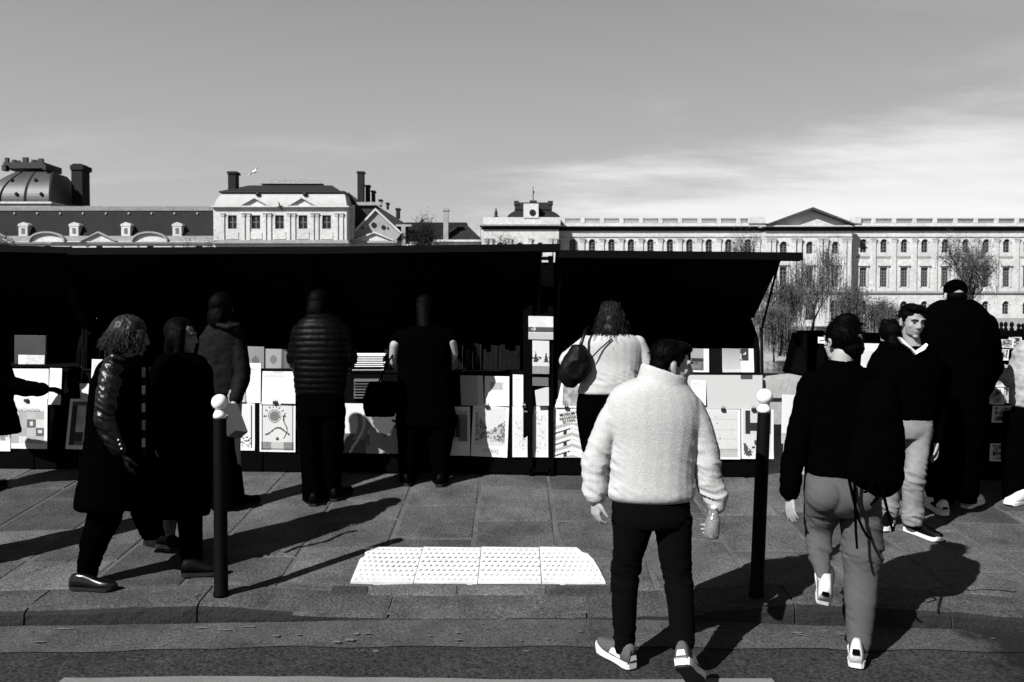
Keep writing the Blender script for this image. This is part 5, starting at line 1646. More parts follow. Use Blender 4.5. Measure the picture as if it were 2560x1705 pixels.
J.chain([(p(1724, 1020), .074), (p(1746, 1062), .070), (p(1763, 1127), .067), (p(1771, 1187), .063), (p(1785, 1240), .054)])
J.chain([(p(1487, 1226, -.02), .055), (p(1488, 1238, -.02), .050)]); J.chain([(p(1791, 1243), .054), (p(1791, 1262), .047)])
# collar, standing up and folded
for (dz, rr) in ((0, .106), (7, .105), (14, .103), (21, .101), (28, .099), (34, .097), (40, .096)):
    c0 = p(1655 + dz * .12, 972 - dz, 0)
    for k in range(40):
        a = 2 * math.pi * k / 40
        J.ball(c0 + Vector((math.cos(a) * rr * 1.08, math.sin(a) * rr * .98, -.36 * math.cos(a) * rr)), .019, sub=1)
zs = [p(0, y_).z for y_ in (1150, 1225, 1000)]
jk = J.done('fleece_jacket', M_FLEECE, man, .0075, 7, dict(amp=.013, f=(7, 7, 17), diag=.5, band=[(zs[0], .07, .55), (zs[1], .05, .8)], arm=(p(1637, 1100).x, .16, .30)), seed=3)
b = Blob(); b.loft(p.rings([(1236, 1545, 1700, 0, .62), (1254, 1545, 1698, 0, .62), (1263, 1560, 1685, 0, .55)])); b.done('t_shirt', M_TEE, man, .008, 2, dict(amp=.002))
T_ = Blob()
T_.loft(p.rings([(1236, 1530, 1722, 0, .56), (1262, 1530, 1724, 0, .60), (1290, 1530, 1726, 0, .62), (1312, 1532, 1727, 0, .58)]))
T_.loft(p.rings([(1285, 1531, 1632, 0, 1.0), (1320, 1532, 1630, 0, 1), (1370, 1534, 1614, 0, 1), (1430, 1531, 1597, .02, 1), (1470, 1529, 1593, .01, 1.05), (1540, 1531, 1590, 0, 1.05), (1600, 1536, 1584, 0, 1.0), (1634, 1541, 1580, 0, 1.0)]))
T_.loft(p.rings([(1285, 1634, 1728, 0, 1.0), (1320, 1638, 1728, 0, 1), (1370, 1644, 1727, -.01, 1), (1425, 1656, 1726, -.02, 1), (1470, 1664, 1731, -.05, 1.05), (1540, 1672, 1735, -.10, 1.05), (1600, 1678, 1734, -.14, 1.0), (1618, 1682, 1733, -.15, 1.0)]))
zk = p(0, 1432).z
T_.done('jeans', M_DENIMB, man, .0075, 3, dict(amp=.011, f=(9, 9, 24), diag=.4, band=[(zk, .09, 1.0), (p(0, 1590).z, .08, .8), (p(0, 1300).z, .06, .5)]), seed=5)
hl = on_road(1582, 1678); hl = hl + Vector((0, 0, .012)); tl_ = on_road(1516, 1637) + Vector((0, 0, .02))
tl_ = hl + (tl_ - hl).normalized() * .285; tl_.z = road_z(tl_.y) + .012
shoe(man, hl, tl_, s=1.0, upper=M_SHOEG, sole=M_SHOEW, heel_h=.036, high=.095, accent=M_SHOEW)
tr_ = on_road(1748, 1716); tr_.z += .015
hr = at(1704, 1662, tr_.y - .20)
shoe(man, hr, hr + (tr_ - hr).normalized() * .285, up=Vector((0, .5, .8)), s=1.0, upper=M_SHOEG, sole=M_SHOEW, outsole=M_SOLEB, heel_h=.036, high=.095, accent=M_SHOEW)
# the bottle in his hand
bt = thing('bottle', 'small clear glass bottle held low in the right hand of the fleece jacket person', 'bottle', p(1777, 1345, -.03))
M_BOTTLE = mat('bottle_glass', 0.35, 0.08, 0.6, trans=0.75, nscale=20, namp=0.25)
axm = Matrix.Rotation(.10, 3, 'Y')
MB().lathe([(.030, 0), (.037, .006), (.039, .03), (.039, .085), (.034, .105), (.020, .125), (.017, .15)], p(1778, 1345, -.035), 16, axm).build('glass', M_BOTTLE, bt, True)
MB().lathe([(.019, .15), (.019, .168), (.017, .170)], p(1778, 1345, -.035), 12, axm).build('cap', M_SHOEW, bt, True)

# ================= person in black top and grey trousers, stepping up
Y = 4.45; p = Px(Y)
wm = thing('person', 'person in black top and grey trousers, dark hair pinned up, stepping onto the kerb', 'person', on_road(2140, 1672))
fr = head_frame(-14, 4, 3); hc = p(2103, 853, 0)
B = Blob(); head(B, hc, fr, 1.0, p(2100, 940, -.01))
B.loft(p.rings([(930, 2040, 2160, 0, .55), (1080, 2040, 2165, 0, .6), (1200, 2035, 2180, 0, .6)]))
B.chain([(p(2055, 1210), .07), (p(2047, 1330, .05), .032), (p(2056, 1450, -.06), .026)]); B.chain([(p(2150, 1215), .075), (p(2155, 1400, .01), .038), (p(2147, 1615, -.07), .028)])
B.chain([(p(2035, 965), .045), (p(1995, 1100), .036), (p(1976, 1232, -.02), .025)]); B.chain([(p(2165, 965), .045), (p(2200, 1080), .036), (p(2190, 1160, .1), .028)])
hand(B, p(1976, 1236, -.02), (-.03, -.1, -1), (.9, .3, 0), .95, .35, -1, .4)
B.done('body', M_SKIN, wm, .0055, 3)
q = lambda x, y, z: hc + fr @ Vector((x, y, z))
H = Blob(); H.ball(q(0, -.018, .035), (.084, .098, .092), fr); H.ball(q(.004, -.045, .10), (.062, .055, .045), fr); H.ball(q(.03, -.06, -.03), (.058, .045, .060), fr); H.ball(q(.012, -.075, .03), (.055, .04, .06), fr)
hh_ = H.done('hair', M_HAIRD, wm, .006, 2, dict(amp=.005, f=(30, 30, 50)))
fuzz(hh_, hc, fr, 1.08, M_HAIRD, 320, .030, 3)
b = MB(); b.tube([q(-.087, .06, .0), q(-.089, -.01, .006), q(-.088, -.028, -.012)], [.003] * 3, 6); b.build('glasses_arm', M_SOLEB, wm, True)
b = MB(); b.tube([q(.0, -.112, .035), q(.03, -.112, .025), q(.052, -.100, .012)], [.005, .008, .006], 6); b.build('hair_clip', mat('clip_metal', .4, .3, .6), wm, True)
J = Blob()
J.loft(p.rings([(903, 2066, 2140, 0, .9), (920, 2052, 2158, 0, .7), (945, 2022, 2190, 0, .55), (985, 2006, 2205, 0, .52), (1060, 2010, 2205, 0, .56), (1130, 2014, 2205, 0, .60), (1175, 2012, 2204, 0, .62), (1186, 2016, 2200, 0, .6)]))
J.chain([(p(2034, 965), .078), (p(2012, 1040), .068), (p(1992, 1110), .063), (p(1978, 1180, -.01), .056), (p(1975, 1226, -.02), .049)])
J.chain([(p(2172, 965), .078), (p(2205, 1060), .066), (p(2212, 1130, .05), .058), (p(2190, 1165, .14), .046)])
J.done('black_top', M_BLACK, wm, .008, 3, dict(amp=.008, diag=.3))
T_ = Blob()
T_.loft(p.rings([(1172, 2014, 2200, 0, .55), (1200, 2013, 2200, -.01, .62), (1230, 2012, 2200, -.02, .66), (1262, 2014, 2199, -.02, .62), (1285, 2018, 2196, 0, .5)]))
T_.ball(p(2062, 1238, -.06), .098); T_.ball(p(2150, 1240, -.06), .098)
T_.loft(p.rings([(1250, 2013, 2108, 0, 1), (1285, 2014, 2096, .03, 1), (1325, 2015, 2080, .06, 1.0), (1370, 2020, 2074, .03, 1), (1410, 2034, 2073, -.02, 1), (1442, 2042, 2072, -.06, 1)]))
T_.loft(p.rings([(1250, 2108, 2200, 0, 1), (1300, 2106, 2200, 0, 1), (1360, 2108, 2202, .01, 1), (1400, 2112, 2198, .01, 1), (1440, 2113, 2193, 0, 1), (1500, 2114, 2188, -.03, 1), (1560, 2118, 2181, -.05, 1), (1612, 2124, 2172, -.07, 1), (1626, 2127, 2168, -.07, 1)]))
T_.done('trousers', M_GREYT, wm, .0075, 3, dict(amp=.015, f=(8, 8, 22), diag=.6, band=[(p(0, 1385).z, .06, 1.0), (p(0, 1300).z, .04, .6), (p(0, 1590).z, .05, .4)]), seed=8)
h2 = at(2058, 1512, 4.32); shoe(wm, h2, h2 + Vector((.09, .225, .12)), up=Vector((0, -.45, 1)), s=1.0, upper=M_SHOEW, sole=M_SHOEW, tag_m=M_SHOEB, high=.10, heel_h=.03)
h3 = on_road(2140, 1676) + Vector((0, 0, .012)); shoe(wm, h3, Vector((h3.x + .11, h3.y + .24, road_z(h3.y + .24) + .012)), s=1.0, upper=M_SHOEW, sole=M_SHOEW, tag_m=M_SHOEB, high=.105, heel_h=.032)
# black shoulder bag with hanging straps
bag = thing('shoulder_bag', 'black backpack with dangling straps at the side of the grey-trousered person', 'bag', p(2180, 1250, -.05))
Bb = Blob(); Bb.loft(p.rings([(950, 2160, 2235, -.06, .8), (1010, 2140, 2250, -.10, .70), (1100, 2130, 2258, -.12, .62), (1165, 2120, 2254, -.13, .55), (1195, 2122, 2256, -.13, .55), (1218, 2146, 2246, -.13, .5), (1238, 2180, 2225, -.13, .5)]))
Bb.done('pack', M_BLACK, bag, .011, 3, dict(amp=.010))
for pts in ([(2120, 1185), (2132, 1240), (2148, 1300), (2168, 1340), (2180, 1345)], [(2136, 1190), (2138, 1260), (2140, 1330), (2143, 1372)], [(2190, 1190), (2170, 1225), (2160, 1230)], [(2205, 1220), (2222, 1290), (2232, 1330)], [(2180, 1225), (2196, 1240), (2176, 1262)]):
    pp = [p(a, c, -.21 - .01 * i) for i, (a, c) in enumerate(pts)]; fine = []
    for i in range(len(pp) - 1):
        p0, p1, p2, p3 = pp[max(i - 1, 0)], pp[i], pp[i + 1], pp[min(i + 2, len(pp) - 1)]
        for k in range(5):
            t = k / 5; fine.append(.5 * (2 * p1 + (p2 - p0) * t + (2 * p0 - 5 * p1 + 4 * p2 - p3) * t * t + (3 * p1 - p0 - 3 * p2 + p3) * t ** 3))
    fine.append(pp[-1])
    MB().tube(fine, [.0085 - .003 * i / len(fine) for i in range(len(fine))], 7).build('strap', M_BLACK, bag, True)

# ================= man facing the camera with white collar
Y = 5.95; p = Px(Y)
am = thing('person', 'person in black sweater, white collar and washed jeans walking toward the camera', 'person', on_walk(2280, 1346))
fr = head_frame(175, 9, -2); hc = p(2280, 803, 0); s_ = .98
B = Blob(); head(B, hc, fr, s_, p(2286, 880, .02))
B.loft(p.rings([(905, 2225, 2325, 0, .45), (1040, 2225, 2318, 0, .45)]))
B.chain([(p(2300, 1060), .07), (p(2288, 1190), .045), (p(2284, 1305), .034)]); B.chain([(p(2240, 1060), .07), (p(2232, 1190, .15), .045), (p(2222, 1300, .25), .034)])
B.chain([(p(2215, 915), .042), (p(2195, 1020), .034), (p(2200, 1110, -.08), .024)]); B.chain([(p(2335, 915, .05), .042), (p(2345, 1020, .08), .034), (p(2340, 1100, .05), .024)])
hand(B, p(2200, 1112, -.08), (0, -.1, -1), (1, .2, 0), .95, .5, 1)
hand(B, p(2340, 1104, .05), (0, -.1, -1), (-1, .2, 0), .95, .5, -1)
B.done('body', M_SKIN2, am, .0055, 3)
face_bits(hc, fr, s_, am)
q = lambda x, y, z: hc + fr @ Vector((x, y, z)) * s_
H = Blob(); H.ball(q(0, -.020, .045), (.080, .090, .080), fr); H.ball(q(-.005, .030, .094), (.068, .058, .030), fr); H.ball(q(.02, .045, .100), (.040, .040, .024), fr)
for sd in (-1, 1): H.cap(q(sd * .072, .018, .05), q(sd * .073, .010, .005), .013, .008)
hh_ = H.done('hair', M_HAIRD, am, .006, 2, dict(amp=.004, f=(40, 40, 30)))
fuzz(hh_, hc, fr, 1.0, M_HAIRD, 320, .018, 4, face=.5)
J = Blob()
J.loft(p.rings([(866, 2252, 2318, .03, .85), (884, 2222, 2338, .02, .6), (920, 2198, 2355, 0, .5), (980, 2205, 2350, 0, .5), (1040, 2212, 2332, 0, .55), (1052, 2216, 2330, 0, .5)]))
J.chain([(p(2215, 915), .062), (p(2192, 1015), .054), (p(2198, 1100, -.08), .044)]); J.chain([(p(2338, 915, .05), .062), (p(2348, 1015, .08), .054), (p(2342, 1095, .05), .044)])
J.done('sweater', M_BLACK, am, .009, 3, dict(amp=.006))
b = MB()
for sg, pts in ((-1, [(2246, 842), (2258, 858), (2278, 872), (2290, 886), (2288, 876), (2270, 860), (2254, 844)]), (1, [(2320, 862), (2312, 874), (2300, 880), (2290, 886), (2291, 876), (2304, 868), (2316, 858)])):
    V = [p(a, c, -.115 if i < 4 else -.095) for i, (a, c) in enumerate(pts)]
    V2 = [v + Vector((0, .02, -.004)) for v in V]; n = len(V)
    b.add(V + V2, [tuple(range(n)), tuple(reversed(range(n, 2 * n)))] + [(i, n + i, n + (i + 1) % n, (i + 1) % n) for i in range(n)])
b.build('collar', M_TEE, am)
T_ = Blob(); T_.loft(p.rings([(1036, 2216, 2328, 0, .55), (1070, 2214, 2330, 0, .6), (1095, 2216, 2328, 0, .5)]))
T_.loft(p.rings([(1060, 2268, 2329, 0, 1), (1110, 2270, 2322, -.01, 1), (1160, 2266, 2315, -.03, 1), (1195, 2260, 2308, -.03, 1), (1250, 2259, 2306, 0, 1), (1290, 2260, 2304, .02, 1), (1312, 2262, 2302, .02, 1)]))
T_.loft(p.rings([(1060, 2214, 2270, .0, 1), (1120, 2214, 2264, .08, 1), (1190, 2212, 2254, .16, 1), (1290, 2208, 2242, .25, 1)]))
T_.done('jeans', M_JEANS, am, .009, 3, dict(amp=.014, f=(8, 8, 24), diag=.5, band=[(p(0, 1190).z, .08, 1.0), (p(0, 1290).z, .06, 1.0)]), seed=11)
h4 = on_walk(2262, 1326) + Vector((0, 0, .006)); t4 = on_walk(2338, 1353) + Vector((0, 0, .006)); shoe(am, h4, h4 + (t4 - h4).normalized() * .29, s=1.0, upper=M_SHOEB, sole=M_SHOEW, heel_h=.034)
h5 = on_walk(2226, 1305) + Vector((0, 0, .006)); t5 = on_walk(2200, 1345) + Vector((0, 0, .006)); shoe(am, h5, h5 + (t5 - h5).normalized() * .28, s=1.0, upper=M_SHOEB, sole=M_SHOEW, heel_h=.034)

# ================= tall person in black coat and cap
Y = 6.45; p = Px(Y)
tm_ = thing('person', 'tall person in a long black coat and dark cap seen from behind, white shoes', 'person', on_walk(2390, 1285))
fr = head_frame(12, 12, 0); hc = p(2388, 742, .02)
B = Blob(); head(B, hc, fr, 1.02, p(2390, 800, .0))
B.loft(p.rings([(800, 2330, 2450, 0, .5), (1000, 2330, 2450, 0, .6)])); B.chain([(p(2365, 1000), .08), (p(2362, 1150), .05), (p(2360, 1262), .036)]); B.chain([(p(2420, 1000), .08), (p(2422, 1150), .05), (p(2424, 1255, .06), .036)])
B.chain([(p(2320, 810), .045), (p(2300, 920, .05), .036), (p(2330, 980, .2), .026)]); B.chain([(p(2458, 810), .045), (p(2480, 920, .05), .036), (p(2450, 985, .22), .026)])
hand(B, p(2332, 982, .21), (.3, .8, -.1), (.6, 0, -.5), .95, .6, -1); hand(B, p(2448, 987, .23), (-.3, .8, -.1), (-.6, 0, -.5), .95, .6, 1)
B.done('body', M_SKIN, tm_, .008, 3)
q = lambda x, y, z: hc + fr @ Vector((x, y, z)) * 1.02
H = Blob(); H.ball(q(0, -.010, .055), (.084, .100, .078), fr); H.cap(q(-.05, .09, .045), q(.05, .09, .045), .014, .014); H.cap(q(-.04, .14, .035), q(.04, .14, .035), .010, .010); H.ball(q(0, -.05, .03), (.078, .055, .035), fr)
H.done('cap', M_BLACK, tm_, .007, 2)
H = Blob(); H.ball(q(0, -.045, -.005), (.074, .060, .050), fr); H.done('hair', M_HAIRD, tm_, .008, 2)
J = Blob()
J.loft(p.rings([(752, 2352, 2428, .03, .9), (768, 2325, 2452, .01, .65), (800, 2304, 2474, 0, .55), (850, 2298, 2484, 0, .55), (930, 2302, 2476, 0, .6), (1020, 2305, 2462, 0, .65), (1100, 2308, 2452, 0, .65), (1180, 2312, 2446, 0, .6), (1240, 2318, 2442, 0, .55)]))
J.chain([(p(2318, 812), .085), (p(2296, 915, .05), .075), (p(2325, 975, .18), .055)]); J.chain([(p(2462, 812), .085), (p(2482, 915, .05), .075), (p(2458, 982, .2), .055)])
J.done('long_coat', M_BLACK, tm_, .012, 3, dict(amp=.010, diag=.2))
T_ = Blob(); T_.loft(p.rings([(1180, 2330, 2385, 0, 1), (1262, 2338, 2382, 0, 1)])); T_.loft(p.rings([(1180, 2395, 2445, .04, 1), (1258, 2402, 2440, .06, 1)])); T_.done('trousers', M_BLACK, tm_, .010, 3)
h = on_walk(2362, 1291) + Vector((0, 0, .006)); shoe(tm_, h, Vector((h.x + .0, h.y + .28, walk_z(h.x, h.y + .28) + .006)), s=1.08, upper=M_SHOEW, sole=M_SHOEW, accent=M_SHOEB, heel_h=.038)
h = on_walk(2412, 1273) + Vector((0, 0, .006)); shoe(tm_, h, Vector((h.x + .22, h.y + .17, walk_z(h.x, h.y + .17) + .006)), s=1.0, upper=M_SHOEW, sole=M_SHOEW, heel_h=.034)

# ================= silhouette between the two men
Y = 6.9; p = Px(Y)
sm = thing('person', 'shorter dark-haired person in black browsing behind the white-collared one', 'person', on_walk(2225, 1250))
fr = head_frame(-20, 10); hc = p(2226, 838, 0)
B = Blob(); head(B, hc, fr, .95, p(2226, 885), False); B.loft(p.rings([(890, 2185, 2270, 0, .5), (1080, 2190, 2265, 0, .5)])); B.chain([(p(2212, 1080), .07), (p(2210, 1235), .035)]); B.chain([(p(2242, 1080), .07), (p(2244, 1235), .035)])
hand(B, p(2190, 1010, .2), (0, .8, -.3), (0, -.3, -1), .9, .4, 1); B.chain([(p(2192, 905), .04), (p(2185, 985, .05), .033), (p(2190, 1010, .2), .024)])
B.done('body', M_SKIN, sm, .010, 3)
q = lambda x, y, z: hc + fr @ Vector((x, y, z))
H = Blob(); H.ball(q(0, -.012, .03), (.084, .098, .092), fr); H.ball(q(-.04, 0, .10), (.035, .04, .035), fr); H.ball(q(.04, 0, .10), (.035, .04, .035), fr); H.ball(q(0, -.05, -.06), (.075, .05, .08), fr); H.done('hair', M_HAIRD, sm, .008, 2, dict(amp=.006, f=(30, 30, 30)))
J = Blob(); J.loft(p.rings([(852, 2205, 2250, -.01, 1.2), (870, 2198, 2256, 0, .9), (892, 2180, 2275, 0, .6), (930, 2168, 2282, 0, .55), (1060, 2172, 2280, 0, .6), (1140, 2176, 2276, 0, .6)])); J.chain([(p(2190, 905), .06), (p(2180, 985, .05), .055), (p(2186, 1006, .17), .045)]); J.chain([(p(2265, 905), .06), (p(2275, 985, .05), .055), (p(2270, 1006, .17), .045)]); J.done('coat', M_BLACK, sm, .012, 3, dict(amp=.008))
T_ = Blob(); T_.loft(p.rings([(1110, 2188, 2228, 0, 1), (1244, 2196, 2224, 0, 1)])); T_.loft(p.rings([(1110, 2228, 2268, 0, 1), (1244, 2232, 2262, 0, 1)])); T_.done('trousers', M_BLACK, sm, .011, 3)
for px in (2210, 2246):
    h = on_walk(px, 1252) + Vector((0, 0, .006)); shoe(sm, h, h + Vector((0, .25, .0275)), s=.95, upper=M_SHOEB, sole=M_SOLEB)

# ================= light jacket at the right edge
Y = 6.75; p = Px(Y)
rp = thing('person', 'person in a pale patterned jacket reaching over the postcards, cut by the right edge', 'person', on_walk(2575, 1268))
fr = head_frame(-60, 30); hc = p(2600, 800, .1)
B = Blob(); head(B, hc, fr, .98, p(2600, 860)); B.loft(p.rings([(870, 2545, 2650, 0, .6), (1050, 2550, 2650, 0, .6)])); B.chain([(p(2560, 1050), .075), (p(2545, 1160), .05), (p(2535, 1255), .036)]); B.chain([(p(2620, 1050), .075), (p(2625, 1160), .05), (p(2630, 1255), .036)])
B.chain([(p(2560, 880), .045), (p(2530, 960, .05), .036), (p(2485, 918, .2), .026)]); hand(B, p(2482, 917, .2), (-.9, .35, .05), (0, .3, -1), .95, .5, 1); hand(B, p(2620, 980, .2), (-.9, .35, 0), (0, .3, -1), .95, .5, -1); B.chain([(p(2645, 880), .045), (p(2655, 960), .036), (p(2622, 980, .2), .026)])
B.done('body', M_SKIN, rp, .008, 3)
q = lambda x, y, z: hc + fr @ Vector((x, y, z))
H = Blob(); H.ball(q(0, -.018, .04), (.082, .095, .085), fr); H.done('hair', M_HAIRD, rp, .008, 2)
J = Blob(); J.loft(p.rings([(850, 2570, 2635, 0, .9), (870, 2545, 2660, 0, .65), (920, 2535, 2668, 0, .6), (1000, 2530, 2660, 0, .65), (1015, 2532, 2658, 0, .6)])); J.chain([(p(2558, 885), .072), (p(2532, 950, .05), .066), (p(2508, 930, .15), .056), (p(2494, 922, .19), .046)]); J.chain([(p(2648, 885), .07), (p(2658, 960), .06), (p(2628, 978, .18), .046)]); J.done('jacket', M_LIGHTJ, rp, .009, 3, dict(amp=.012, f=(8, 8, 12)), seed=14)
T_ = Blob(); T_.loft(p.rings([(1000, 2535, 2655, 0, .6), (1050, 2530, 2655, 0, .6)])); T_.loft(p.rings([(1030, 2515, 2590, 0, 1), (1150, 2508, 2570, 0, 1), (1252, 2512, 2555, 0, 1)])); T_.loft(p.rings([(1030, 2595, 2660, 0, 1), (1252, 2610, 2650, 0, 1)])); T_.done('trousers', M_BLACK, rp, .010, 3, dict(amp=.006))
h = on_walk(2515, 1266) + Vector((0, 0, .006)); shoe(rp, Vector((h.x + .24, h.y + .10, walk_z(h.x, h.y + .1) + .006)), h, s=1.05, upper=M_SHOEW, sole=M_SHOEW)
h = on_walk(2630, 1275) + Vector((0, 0, .006)); shoe(rp, h, h + Vector((-.05, .26, .0286)), s=1.0, upper=M_SHOEW, sole=M_SHOEW)
# ================= woman in the white sweater at the stall
Y = 6.95; p = Px(Y)
ww = thing('person', 'person with long wavy dark hair in white sweater browsing the right stall', 'person', on_walk(1520, 1228))
fr = head_frame(14, 12); hc = p(1528, 788, .02)
B = Blob(); head(B, hc, fr, .98, p(1525, 850, .0), False)
B.loft(p.rings([(850, 1470, 1585, 0, .5), (980, 1465, 1585, 0, .6)])); B.chain([(p(1490, 1000), .08), (p(1490, 1120), .05), (p(1492, 1215), .034)]); B.chain([(p(1556, 1000), .08), (p(1556, 1120), .05), (p(1554, 1215), .034)])
B.chain([(p(1462, 855), .042), (p(1412, 908, -.02), .036), (p(1448, 868, .28), .024)]); hand(B, p(1450, 866, .28), (.4, .8, .1), (.6, -.2, -.6), .9, .6, -1)
B.chain([(p(1600, 855), .042), (p(1622, 925), .034), (p(1600, 940, .2), .024)]); hand(B, p(1598, 940, .21), (-.3, .8, -.1), (0, -.3, -1), .9, .5, 1)
B.done('body', M_SKIN, ww, .008, 3)
J = Blob()
J.loft(p.rings([(832, 1498, 1556, .01, .9), (842, 1472, 1590, 0, .62), (865, 1455, 1606, 0, .56), (905, 1460, 1604, 0, .58), (940, 1456, 1600, 0, .62), (965, 1450, 1600, 0, .64), (980, 1444, 1600, 0, .62), (985, 1450, 1596, 0, .58)]))
J.chain([(p(1468, 858), .066), (p(1440, 880), .066), (p(1415, 902, -.01), .058), (p(1418, 893, .1), .054), (p(1444, 870, .25), .044)])
J.chain([(p(1594, 858), .066), (p(1612, 895), .062), (p(1622, 928), .056), (p(1604, 940, .16), .044)])
J.done('sweater', M_KNIT, ww, .008, 3, dict(amp=.011, f=(8, 8, 18), diag=.5, band=[(p(0, 945).z, .07, 1.0)]), seed=21)
T_ = Blob(); T_.loft(p.rings([(972, 1448, 1600, 0, .6), (1020, 1440, 1602, 0, .62), (1080, 1446, 1600, 0, .6), (1130, 1455, 1596, 0, .55)])); T_.loft(p.rings([(1110, 1458, 1522, 0, 1), (1218, 1474, 1512, 0, 1)])); T_.loft(p.rings([(1110, 1524, 1592, 0, 1), (1218, 1536, 1574, 0, 1)])); T_.done('black_trousers', M_BLACK, ww, .010, 3)
for px in (1492, 1556):
    h = on_walk(px, 1232) + Vector((0, 0, .006)); shoe(ww, h, h + Vector((0, .25, .0275)), s=.92, upper=M_SHOEB, sole=M_SOLEB)
q = lambda x, y, z: hc + fr @ Vector((x, y, z))
H = Blob(); H.ball(q(0, -.012, .03), (.082, .096, .088), fr); H.ball(q(0, -.055, -.05), (.075, .05, .09), fr); H.ball(q(.0, -.07, -.13), (.06, .035, .06), fr)
hw = H.done('hair', M_HAIRM, ww, .007, 2, dict(amp=.008, f=(26, 26, 9)))
r = random.Random(5); roots = []
for k in range(300):
    a = r.uniform(-1.5, 1.5); z = r.uniform(-.02, .10)
    roots.append((q(math.sin(a) * .080, -.02 - math.cos(a) * .088, z), (math.sin(a) * .25 + r.uniform(-.1, .1), -.12, -1), r.uniform(.14, .27) + .06 * math.cos(a), (r.uniform(-.12, .12), -.04, 0)))
strands(hw, M_HAIRM, roots, 'locks', 8, .0042, 3, .022, 9)
hb = thing('handbag', 'black leather shoulder bag hanging under the white sweater arm', 'bag', p(1430, 965, -.1))
Bb = Blob(); Bb.loft(p.rings([(866, 1432, 1456, -.13, 1.4), (884, 1418, 1472, -.14, .8), (912, 1404, 1478, -.14, .6), (940, 1398, 1464, -.14, .55), (958, 1408, 1446, -.14, .5), (966, 1416, 1436, -.14, .5)])); Bb.done('bag_body', mat('soft_black_leather', .0009, .6, .10, bscale=30, bstr=.4, bdist=.005), hb, .008, 2, dict(amp=.016, f=(8, 8, 10)))
MB().tube([p(1446, 880, -.16), p(1456, 850, -.15), p(1464, 825, -.10), p(1472, 818, -.02)], [.017, .014, .013, .012], 8).build('strap', M_LEATH, hb, True)
MB().tube([p(1478, 895, -.16), p(1500, 872, -.155), p(1530, 846, -.145)], [.006] * 3, 6).build('strap', M_BROWN, hb, True)
b = Blob(); b.ball(p(1452, 888, -.20), (.018, .012, .030)); b.b.build('charm', M_TEE, hb, True)
MB().tube([p(1446, 893, -.2) + Vector((math.cos(t) * .035, 0, -.03 + math.sin(t) * .045)) for t in [i * .55 for i in range(12)]], [.004] * 12, 5).build('ring', M_BROWN, hb, True)

# ================= dark t-shirt person at the middle stall
Y = 7.2; p = Px(Y)
dp = thing('person', 'person in dark t-shirt with bare forearms bending over the middle stall', 'person', on_walk(1060, 1216))
fr = head_frame(0, 35); hc = p(1062, 772, .12)
B = Blob(); head(B, hc, fr, 1.0, p(1062, 830, .02), False); B.loft(p.rings([(830, 1010, 1115, 0, .5), (980, 1010, 1115, 0, .6)])); B.chain([(p(1035, 980), .08), (p(1022, 1100), .05), (p(1014, 1205), .036)]); B.chain([(p(1090, 980), .08), (p(1098, 1100), .05), (p(1100, 1205), .036)])
B.chain([(p(1005, 845), .046), (p(986, 862, -.06), .040), (p(982, 905, -.02), .034), (p(1002, 930, .15), .027)]); hand(B, p(1004, 932, .16), (.3, .8, -.2), (0, -.2, -1), 1.0, .5, -1)
B.chain([(p(1120, 838), .046), (p(1130, 852, -.04), .038), (p(1136, 885, .0), .033), (p(1118, 915, .16), .027)]); hand(B, p(1116, 917, .17), (-.3, .8, -.2), (0, -.2, -1), 1.0, .5, 1)
B.done('body', M_SKIN, dp, .008, 3)
q = lambda x, y, z: hc + fr @ Vector((x, y, z))
H = Blob(); H.ball(q(0, -.016, .035), (.083, .096, .088), fr); H.ball(q(0, -.06, -.02), (.074, .055, .07), fr); H.ball(q(0, -.055, -.09), (.066, .05, .06), fr); H.cap(q(0, -.05, -.05), p(1062, 822, .0), .068, .072); H.done('hair', M_HAIRD, dp, .008, 2)
J = Blob(); J.loft(p.rings([(815, 1032, 1092, .03, .9), (830, 1004, 1120, .01, .65), (860, 992, 1130, 0, .58), (930, 996, 1128, 0, .6), (1000, 992, 1132, 0, .62), (1012, 994, 1130, 0, .6)])); J.chain([(p(1006, 842), .064), (p(992, 852, -.03), .056)]); J.chain([(p(1120, 836), .064), (p(1128, 846, -.02), .056)]); J.done('t_shirt', M_BLACK, dp, .011, 3, dict(amp=.007))
T_ = Blob(); T_.loft(p.rings([(1000, 994, 1132, 0, .6), (1040, 990, 1140, 0, .62), (1062, 990, 1142, 0, .58)])); T_.loft(p.rings([(1040, 990, 1062, 0, 1), (1120, 996, 1048, 0, 1), (1204, 1000, 1038, 0, 1)])); T_.loft(p.rings([(1040, 1066, 1146, 0, 1), (1120, 1074, 1128, 0, 1), (1206, 1082, 1120, 0, 1)])); T_.done('trousers', M_BLACK, dp, .010, 3, dict(amp=.006))
for px, py in ((1014, 1217), (1098, 1219)):
    h = on_walk(px, py) + Vector((0, 0, .006)); shoe(dp, h, h + Vector((.03, .26, .0286)), s=1.0, upper=M_SHOEB, sole=M_SOLEB)
tb_ = thing('tote_bag', 'black tote bag hanging beside the dark t-shirt person', 'bag', p(945, 1010, -.1))
Bb = Blob(); Bb.loft(p.rings([(955, 925, 1000, -.08, .5), (985, 912, 1008, -.1, .5), (1010, 908, 1000, -.1, .45), (1040, 915, 985, -.1, .4)])); Bb.done('bag_body', M_BLACK, tb_, .011, 3, dict(amp=.008))
MB().tube([p(945, 960, -.1), p(965, 915, -.1), p(992, 870, -.05)], [.008] * 3, 6).build('strap', M_BLACK, tb_, True)

